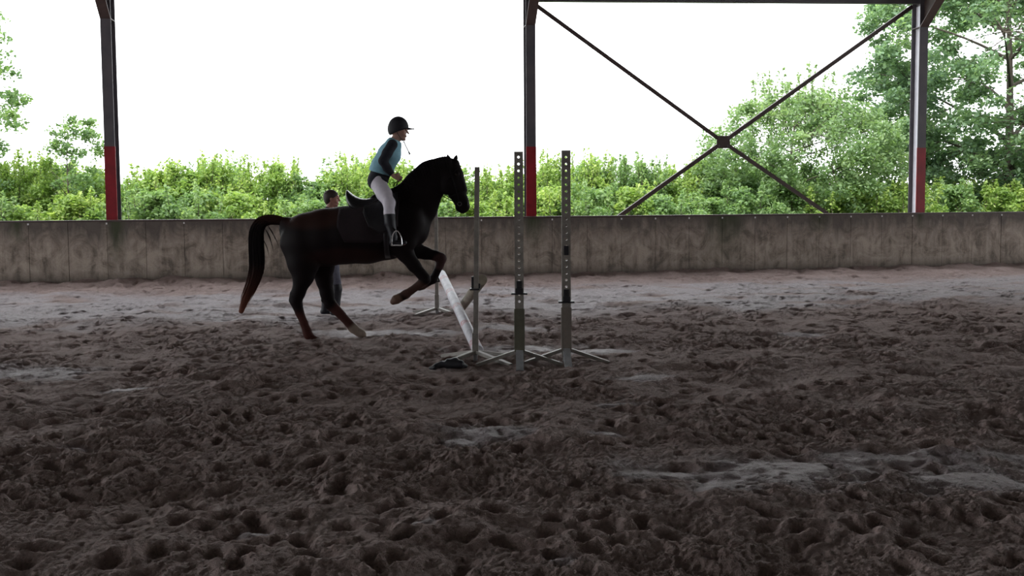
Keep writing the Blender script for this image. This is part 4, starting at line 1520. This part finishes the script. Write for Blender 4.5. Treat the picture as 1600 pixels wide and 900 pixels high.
# helmet
S = RS(0.006)
S.ell(hp(622.5, 199.2), (16.0 * PXM, 0.105, 17.2 * PXM), 0.0)
S.ell(hp(619, 203), (13.0 * PXM, 0.098, 13.5 * PXM), 0.02)
S.half(hp(622, 206.5), (0.35, 0, -1.0))
hm = link('riding_helmet', S.mesh('riding_helmet', 1), MAT['helmet'], rider)
Vv = []; Ff = []
for i in range(13):
    a = math.radians(-78 + 156 * i / 12)
    inner = hp(622.5, 0 + 202.0) + np.array([15.2 * PXM * math.cos(a), 0.098 * math.sin(a), 0])
    ext = 10.0 * PXM * max(0, math.cos(a)) ** 1.2
    outer = inner + np.array([ext, 0.004 * math.sin(a), -0.012 * max(0, math.cos(a))])
    inner[2] += 0.018 * math.cos(a); outer[2] += 0.018 * math.cos(a)
    Vv += [inner, outer, outer + (0, 0, -0.007), inner + (0, 0, -0.014)]
for i in range(12):
    for k in range(4):
        k2 = (k + 1) % 4
        Ff.append((i * 4 + k, i * 4 + k2, (i + 1) * 4 + k2, (i + 1) * 4 + k))
m = MB(); m.add(Vv, Ff)
m.build('peak', MAT['helmet'], hm, smooth=True)
for sg in (-1, 1):
    MB().tube([hp(620, 206, sg * 0.082), hp(624, 213, sg * 0.075), hp(629, 219.5, sg * 0.05), hp(631, 223.0, sg * 0.0)], 0.006, 6, 0.4).build('chin_strap', MAT['black_cloth'], hm)
MB().tube([hp(631, 221, 0), hp(634, 228, -0.02), hp(638, 236, -0.03), hp(640.5, 241.5, -0.03)], [0.006, 0.006, 0.006, 0.013], 6).build('loose_cord', MAT['pale_sheen'], hm)

# ---- instructor standing on the far side of the horse
ID = 13.3
IM = ID / FPX


def ip(px, py, dy=0.0):
    return at(px, py, ID + dy)


ins = thing('person', 'instructor with short dark hair standing on the sand behind the horse', 'person', ground(518, 492))
lo2 = np.array([ip(485, 300)[0], ID - 0.42, -0.02]); hi2 = np.array([ip(552, 300)[0], ID + 0.42, ip(518, 292)[2]])
IS = lambda h=0.009: SDF(lo2, hi2, h)
ic = ip(519.5, 311)
IH = 0.222
ILEG = {-1: [(518, 392, 12.5), (520, 418, 9.2), (525, 442, 7.2), (526, 452, 7.4), (525, 474, 5.6), (522, 487, 5.0)],
        1: [(517, 392, 12.5), (516, 418, 9), (513, 442, 7.2), (511, 452, 7.4), (509, 474, 5.4), (507, 486, 4.8)]}


def ileg(sg, g=0.0, a=0, b=6):
    return [(ip(n[0], n[1], sg * (0.085 + 0.006 * i)), (n[2] + g) * IM, 0.95) for i, n in list(enumerate(ILEG[sg]))[a:b]]


def iarm(sg, g=0.0):
    return [(ip(513, 336, sg * 0.19), (7.2 + g) * IM, 0.9), (ip(508, 358, sg * 0.24), (6.2 + g) * IM, 0.9), (ip(509, 372, sg * 0.24), (5.6 + g) * IM, 0.9), (ip(522, 385, sg * 0.19), (4.2 + g) * IM, 0.9)]


ITOR = [(517, 393, 13.5, 1.25), (516, 376, 12.3, 1.25), (514, 352, 13.8, 1.3), (513, 337, 10.5, 1.7)]
S = IS(0.007)
S.chain([(ip(a, b), (c - 1) * IM, d) for a, b, c, d in ITOR], 0.03)
S.chain([(ip(513, 335), 8 * IM, 1.2), (ip(515.5, 327), 6.3 * IM, 1.0), (ip(517.5, 317), 6.2 * IM, 1.0)], 0.02)
head(S, ic, IH, 1)
for sg in (-1, 1):
    S.chain(ileg(sg, -1), 0.02)
    gx = ILEG[sg][-1]
    S.chain([(ip(gx[0], gx[1], sg * 0.115), 4.2 * IM, 1.0), (ip(gx[0] + 13, gx[1] + 3, sg * 0.125), 3.2 * IM, 1.2)], 0.01)
    S.chain(iarm(sg, -1), 0.015)
    wv = ip(522, 385, sg * 0.19)
    hand(S, wv, ip(531, 387, sg * 0.15) - wv, (0, 0, 1), (0.1, -sg, 0), sc=1.0, curl=0.7)
link('body', S.mesh('body', 1), MAT['skin_red'], ins)
eyes(ic, IH, 1, ins)
S = IS()
S.ell(ic + np.array([-0.022, 0, 0.042]), np.array([0.104, 0.083, 0.090]), 0.0)
S.ell(ic + np.array([-0.06, 0, -0.01]), np.array([0.055, 0.070, 0.075]), 0.02)
S.half(ic + np.array([0.075, 0, 0.05]), (1, 0, -0.55))
link('hair', S.mesh('hair', 1), MAT['hair'], ins)
S = IS()
S.chain([(ip(a, b), (c + 1.2) * IM, d) for a, b, c, d in ITOR], 0.03)
S.cone(ip(513, 334), ip(515, 327.5), 9 * IM, 7.4 * IM, 1.2, 1.0, 0.02)
for sg in (-1, 1):
    S.chain(iarm(sg, 0.9), 0.02)
S.half(ip(517, 398), (0, 0, -1))
link('jacket', S.mesh('jacket', 1), MAT['jacket'], ins)
S = IS()
S.cone(ip(517, 390, -0.05), ip(517, 390, 0.05), 13.2 * IM, 13.2 * IM, k=0.03)
for sg in (-1, 1):
    S.chain(ileg(sg, 0.6, 0, 4), 0.02)
S.half(ip(518, 449), (0, 0, -1))
link('trousers', S.mesh('trousers', 1), MAT['grey_trouser'], ins)
for sg in (-1, 1):
    S = IS(0.008)
    S.chain(ileg(sg, 1.0, 2, 6), 0.012)
    gx = ILEG[sg][-1]
    S.chain([(ip(gx[0] - 2, gx[1] + 1, sg * 0.115), 4.8 * IM, 1.0), (ip(gx[0] + 12, gx[1] + 2.5, sg * 0.125), 4.0 * IM, 1.2), (ip(gx[0] + 16, gx[1] + 3.5, sg * 0.125), 3.0 * IM, 1.4)], 0.01)
    S.half(ip(518, 441), (0, 0, 1))
    S.half(ip(518, gx[1] + 6), (0, 0, -1))
    link('tall_boot', S.mesh('tall_boot', 1), MAT['boot'], ins)

# ------------------------------------------------------------------ hedge and trees beyond the wall
def leaves(P, size, rs, updir=0.35):
    n = len(P)
    nrm = rs.normal(size=(n, 3)); nrm[:, 2] = np.abs(nrm[:, 2]) + updir
    nrm /= np.linalg.norm(nrm, axis=1)[:, None]
    a = rs.normal(size=(n, 3)); a -= nrm * (a * nrm).sum(1)[:, None]; a /= np.linalg.norm(a, axis=1)[:, None]
    b = np.cross(nrm, a)
    L = size * rs.uniform(0.65, 1.35, n)[:, None]; W = L * 0.58
    V = np.stack([P - a * L * 0.5, P + b * W * 0.5 + nrm * L * 0.08 - a * L * 0.05, P + a * L * 0.5, P - b * W * 0.5 + nrm * L * 0.08 - a * L * 0.05], 1).reshape(-1, 3)
    F = np.arange(n * 4).reshape(n, 4)
    return V, F


def leaf_mesh(name, P, size, rs, clump_tint):
    V, F = leaves(P, size, rs)
    me = np_mesh(name, V, F, False)
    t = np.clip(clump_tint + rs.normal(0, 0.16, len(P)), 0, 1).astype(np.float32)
    at_ = me.attributes.new('tint', 'FLOAT', 'FACE')
    at_.data.foreach_set('value', t)
    return me


def branch(m, a, b, r0, r1, sag, rs, n=5, sides=5):
    a = np.asarray(a, float); b = np.asarray(b, float)
    mid = (a + b) / 2 + np.array([rs.normal(0, 0.06), rs.normal(0, 0.06), 0]) * np.linalg.norm(b - a) + np.array([0, 0, sag])
    pts = [(1 - t) ** 2 * a + 2 * t * (1 - t) * mid + t * t * b for t in np.linspace(0, 1, n)]
    m.tube(pts, list(np.linspace(r0, r1, n)), sides, cap=False)
    return pts


def plant(seed, H, W, n_clump, n_leaf, leaf, clump_r, bottom=0.05, shape='bush', shoots=0, trunk_r=0.03, flat=0.75, stems=5, skew=0.0):
    """returns wood mesh, foliage mesh of a plant of height H and width W standing at the origin"""
    rs = np.random.RandomState(seed)
    wood = MB()
    tops = []
    if shape == 'bush':
        for i in range(stems):
            a = 2 * math.pi * i / stems + rs.uniform(-0.4, 0.4)
            e = np.array([math.cos(a) * W * 0.25, math.sin(a) * W * 0.25, H * rs.uniform(0.55, 0.8)])
            tops.append(branch(wood, (math.cos(a) * 0.08, math.sin(a) * 0.08, -0.05), e, trunk_r, trunk_r * 0.4, 0.1, rs))
    else:
        tr = branch(wood, (0, 0, -0.1), (rs.normal(0, 0.03) * H, 0, H * 0.9), trunk_r, trunk_r * 0.12, 0, rs, 13, 8)
        for i in range(stems * 3):
            a = 2 * math.pi * i * 0.382 + rs.uniform(-0.3, 0.3)
            j = 3 + int(8 * i / (stems * 3))
            q = W * 0.36 * math.sqrt(max(0.1, 1 - abs(j / 12 - 0.5) * 1.3))
            e = tr[j] + np.array([math.cos(a) * q, math.sin(a) * q, H * rs.uniform(0.08, 0.17)])
            tops.append(branch(wood, tr[j], e, trunk_r * (0.5 - 0.028 * j), trunk_r * 0.07, 0.08 * q, rs, 8, 6))
        limbs = np.array([p for b_ in tops for p in b_[2:]] + list(tr[3:]))
    P = []; T = []
    for i in range(n_clump):
        while True:
            v = rs.uniform(-1, 1, 3)
            q = np.linalg.norm(v)
            if 0.25 < q < 1: break
        v = v / q * q ** 0.45
        zc = bottom * H + (H * (1 - bottom)) * (v[2] * 0.5 + 0.5) * 0.94
        wz = 1.0
        if shape == 'bush':
            wz = 0.55 + 0.45 * math.sqrt(max(0, 1 - ((zc / H - 0.4) / 0.62) ** 2))
        c = np.array([v[0] * W / 2 * wz + skew * zc / H, v[1] * W / 2 * wz, zc])
        st_ = tops[rs.randint(len(tops))]
        if shape == 'bush':
            s0 = st_[min(len(st_) - 1, int(len(st_) * min(0.95, zc / H * 0.7)))]
        else:
            dd = limbs - c
            s0 = limbs[int(np.argmin((dd ** 2).sum(1) + 3.0 * np.maximum(0, dd[:, 2]) ** 2))]
        pts = branch(wood, s0, c, trunk_r * 0.09 if shape == 'tree' else min(0.012, trunk_r * 0.3), 0.003, rs.uniform(0, 0.12) * np.linalg.norm(c - s0), rs, 6, 4)
        k = int(n_leaf / n_clump * rs.uniform(0.6, 1.4))
        kk = int(k * 0.75)
        r = clump_r * rs.uniform(0.7, 1.3)
        g = rs.normal(size=(kk, 3)); g *= (rs.rand(kk) ** 0.45 / (np.linalg.norm(g, axis=1) + 1e-6))[:, None] * r
        g[:, 2] *= flat
        P.append(c + g)
        j = rs.randint(2, 6, k - kk)
        P.append(np.array(pts)[j] + rs.normal(0, r * 0.3, (k - kk, 3)))
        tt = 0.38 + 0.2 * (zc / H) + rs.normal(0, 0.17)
        T.append(np.full(k, tt))
    for i in range(shoots):
        a = rs.uniform(0, 2 * math.pi); q = math.sqrt(rs.rand()) * W * (0.40 if shape == 'bush' else 0.24)
        b0 = np.array([math.cos(a) * q, math.sin(a) * q, H * rs.uniform(0.55, 0.8)])
        e = np.array([b0[0] * 1.12, b0[1] * 1.12, H * rs.uniform(0.92, 1.10)])
        pts = branch(wood, b0, e, 0.010, 0.003, 0, rs, 6, 4)
        k = 60
        t = rs.uniform(0, 1, k)
        ii = np.minimum((t * 5).astype(int), 4)
        pp = np.array(pts)
        q = pp[ii] + (pp[ii + 1] - pp[ii]) * (t * 5 - ii)[:, None]
        P.append(q + rs.normal(0, 0.085, (k, 3)) * (1.25 - t)[:, None])
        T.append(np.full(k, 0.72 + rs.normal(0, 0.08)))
    P = np.vstack(P); T = np.concatenate(T)[:len(P)]
    keep = P[:, 2] > 0.02
    return wood.mesh('stems', True), leaf_mesh('foliage', P[keep], leaf, rs, T[keep])


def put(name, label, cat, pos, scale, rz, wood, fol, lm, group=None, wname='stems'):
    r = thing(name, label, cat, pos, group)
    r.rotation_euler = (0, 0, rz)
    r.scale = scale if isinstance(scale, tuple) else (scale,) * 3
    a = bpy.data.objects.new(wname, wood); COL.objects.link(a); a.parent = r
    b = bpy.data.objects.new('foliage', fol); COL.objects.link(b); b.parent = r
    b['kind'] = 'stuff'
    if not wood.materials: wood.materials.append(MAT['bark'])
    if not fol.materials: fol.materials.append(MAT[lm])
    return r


def far(px, depth):
    d = ray(px, 312)
    return np.array([d[0] / d[1] * depth, depth, -0.08])


def top_z(px, py, depth):
    return at(px, py, depth)[2] + 0.08


VAR = []
for i in range(4):
    VAR.append(plant(40 + i, 3.0, 2.3, 60, 9500, 0.115, 0.30, 0.03, 'bush', 16))
VB = [tuple(q.copy() for q in v) for v in VAR]
LOWV = [plant(60 + i, 2.0, 2.2, 40, 5200, 0.115, 0.27, 0.02, 'bush', 9) for i in range(2)]
LOWB = [tuple(q.copy() for q in v) for v in LOWV]
rs = np.random.RandomState(12)
sky = [(-120, 240), (-60, 225), (15, 245), (75, 240), (150, 258), (215, 266), (250, 259), (290, 252), (345, 240), (390, 262), (430, 246), (475, 270), (520, 264), (560, 240), (600, 248), (645, 252),
       (695, 262), (760, 262), (800, 262), (858, 240), (920, 240), (965, 244), (1005, 244), (1050, 258), (1090, 244), (1140, 240), (1200, 240), (1260, 250), (1330, 265), (1385, 275), (1420, 280), (1480, 290),
       (1540, 280), (1600, 275), (1670, 270), (1740, 260)]
SPOT = {15: 'under the branches of the dark overhanging tree', 75: 'between the dark tree and the sapling', 150: 'between the sapling and the unbraced column',
        215: 'close beside the unbraced column, tail side of the horse', 345: 'standing tallest between the unbraced column and the horse tail', 430: 'behind the croup of the horse, taller than its neighbours',
        475: 'behind the dip between horse tail and instructor', 520: 'right behind the head of the instructor', 560: 'behind the back of the rider', 645: 'behind the hands and reins of the rider',
        695: 'behind the ears of the horse', 760: 'between the horse head and the edge-on stand', 800: 'behind the olive-sleeved perforated post', 858: 'between the two perforated posts',
        920: 'just past the tan-sleeved perforated post', 1140: 'below the centre plate of the cross brace', 1385: 'low beside the column with the painted web sheen'}
for i, (px, py) in enumerate(sky):
    dp = 27.0 + rs.uniform(-0.8, 0.8) + 0.0035 * px
    k = i % 4
    tz = top_z(px, py, dp)
    hue = (px * 7919 // 13) % 3
    src = VAR if hue != 1 else VB
    lab = 'bright green upright shrub in the hedge beyond the concrete wall' if hue != 1 else 'duller green upright shrub in the hedge beyond the concrete wall'
    grp = 'bright hedge shrubs' if hue != 1 else 'dull hedge shrubs'
    if px in SPOT:
        lab = ('bright' if hue != 1 else 'duller') + ' green hedge shrub ' + SPOT[px]; grp = 'shrubs of the hedge row'
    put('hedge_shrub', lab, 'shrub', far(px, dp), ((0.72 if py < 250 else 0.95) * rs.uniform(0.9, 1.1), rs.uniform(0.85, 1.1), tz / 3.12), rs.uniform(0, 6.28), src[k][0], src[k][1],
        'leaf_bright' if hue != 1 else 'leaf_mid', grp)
for i, px in enumerate(np.arange(-130, 1750, 62)):
    dp = 24.6 + rs.uniform(-0.5, 0.5) + 0.0035 * px
    py = rs.uniform(278, 312)
    lowmat = 'leaf_bright' if rs.rand() < 0.5 else 'leaf_mid'
    tz = top_z(px, py, dp)
    v = (LOWV if lowmat == 'leaf_bright' else LOWB)[i % 2]
    put('low_shrub', ('yellow-green' if lowmat == 'leaf_bright' else 'plain green') + ' low bush in front of the hedge just showing over the wall', 'shrub', far(px, dp), (1.0, 1.0, tz / 2.08), rs.uniform(0, 6.28), v[0], v[1], lowmat, ('yellow-green' if lowmat == 'leaf_bright' else 'plain green') + ' low bushes before the hedge')
for i, px in enumerate(np.arange(-140, 1780, 70)):
    dp = 30.5 + rs.uniform(-0.6, 0.6) + 0.0035 * px
    py = np.interp(px, [p for p, _ in sky], [q for _, q in sky]) + rs.uniform(10, 26)
    tz = top_z(px, py, dp)
    put('hedge_shrub', 'duller green upright shrub in the hedge beyond the concrete wall', 'shrub', far(px, dp), (1.2, 1.1, tz / 3.12), rs.uniform(0, 6.28),
        VB[(i + 1) % 4][0], VB[(i + 1) % 4][1], 'leaf_mid', 'dull hedge shrubs')

# sapling, willow-like tree, big tree, tree at the picture's edge
dp = 26.0
H = top_z(122, 170, dp)
w_, f_ = plant(81, H, 1.45, 60, 3000, 0.10, 0.19, 0.42, 'tree', 0, 0.035)
put('sapling', 'thin airy sapling rising above the hedge near the unbraced column', 'tree', far(122, dp), 1.0, 0.4, w_, f_, 'leaf_mid', wname='trunk')
dp = 31.0
H = top_z(1240, 132, dp)
w_, f_ = plant(82, H, 6.6, 420, 38000, 0.12, 0.36, 0.08, 'tree', 60, 0.09, 0.8, 7)
put('round_tree', 'pale green rounded tree behind the cross brace', 'tree', far(1245, dp), 1.0, 1.0, w_, f_, 'leaf_pale', wname='trunk')
dp = 33.0
w_, f_ = plant(83, 12.0, 9.8, 640, 100000, 0.16, 0.5, 0.10, 'tree', 0, 0.2, 0.6)
put('broadleaf_tree', 'tall bluish-green tree with dark branches beside the column with the painted web sheen', 'tree', far(1572, dp), 1.0, 2.2, w_, f_, 'leaf_blue', wname='trunk')
dp = 25.5
w_, f_ = plant(84, 8.5, 5.0, 130, 13500, 0.13, 0.36, 0.12, 'tree', 0, 0.13, 0.6)
put('broadleaf_tree', 'darker tree reaching its leafy branches past the sapling', 'tree', far(-118, dp), 1.0, 0.7, w_, f_, 'leaf_mid', wname='trunk')
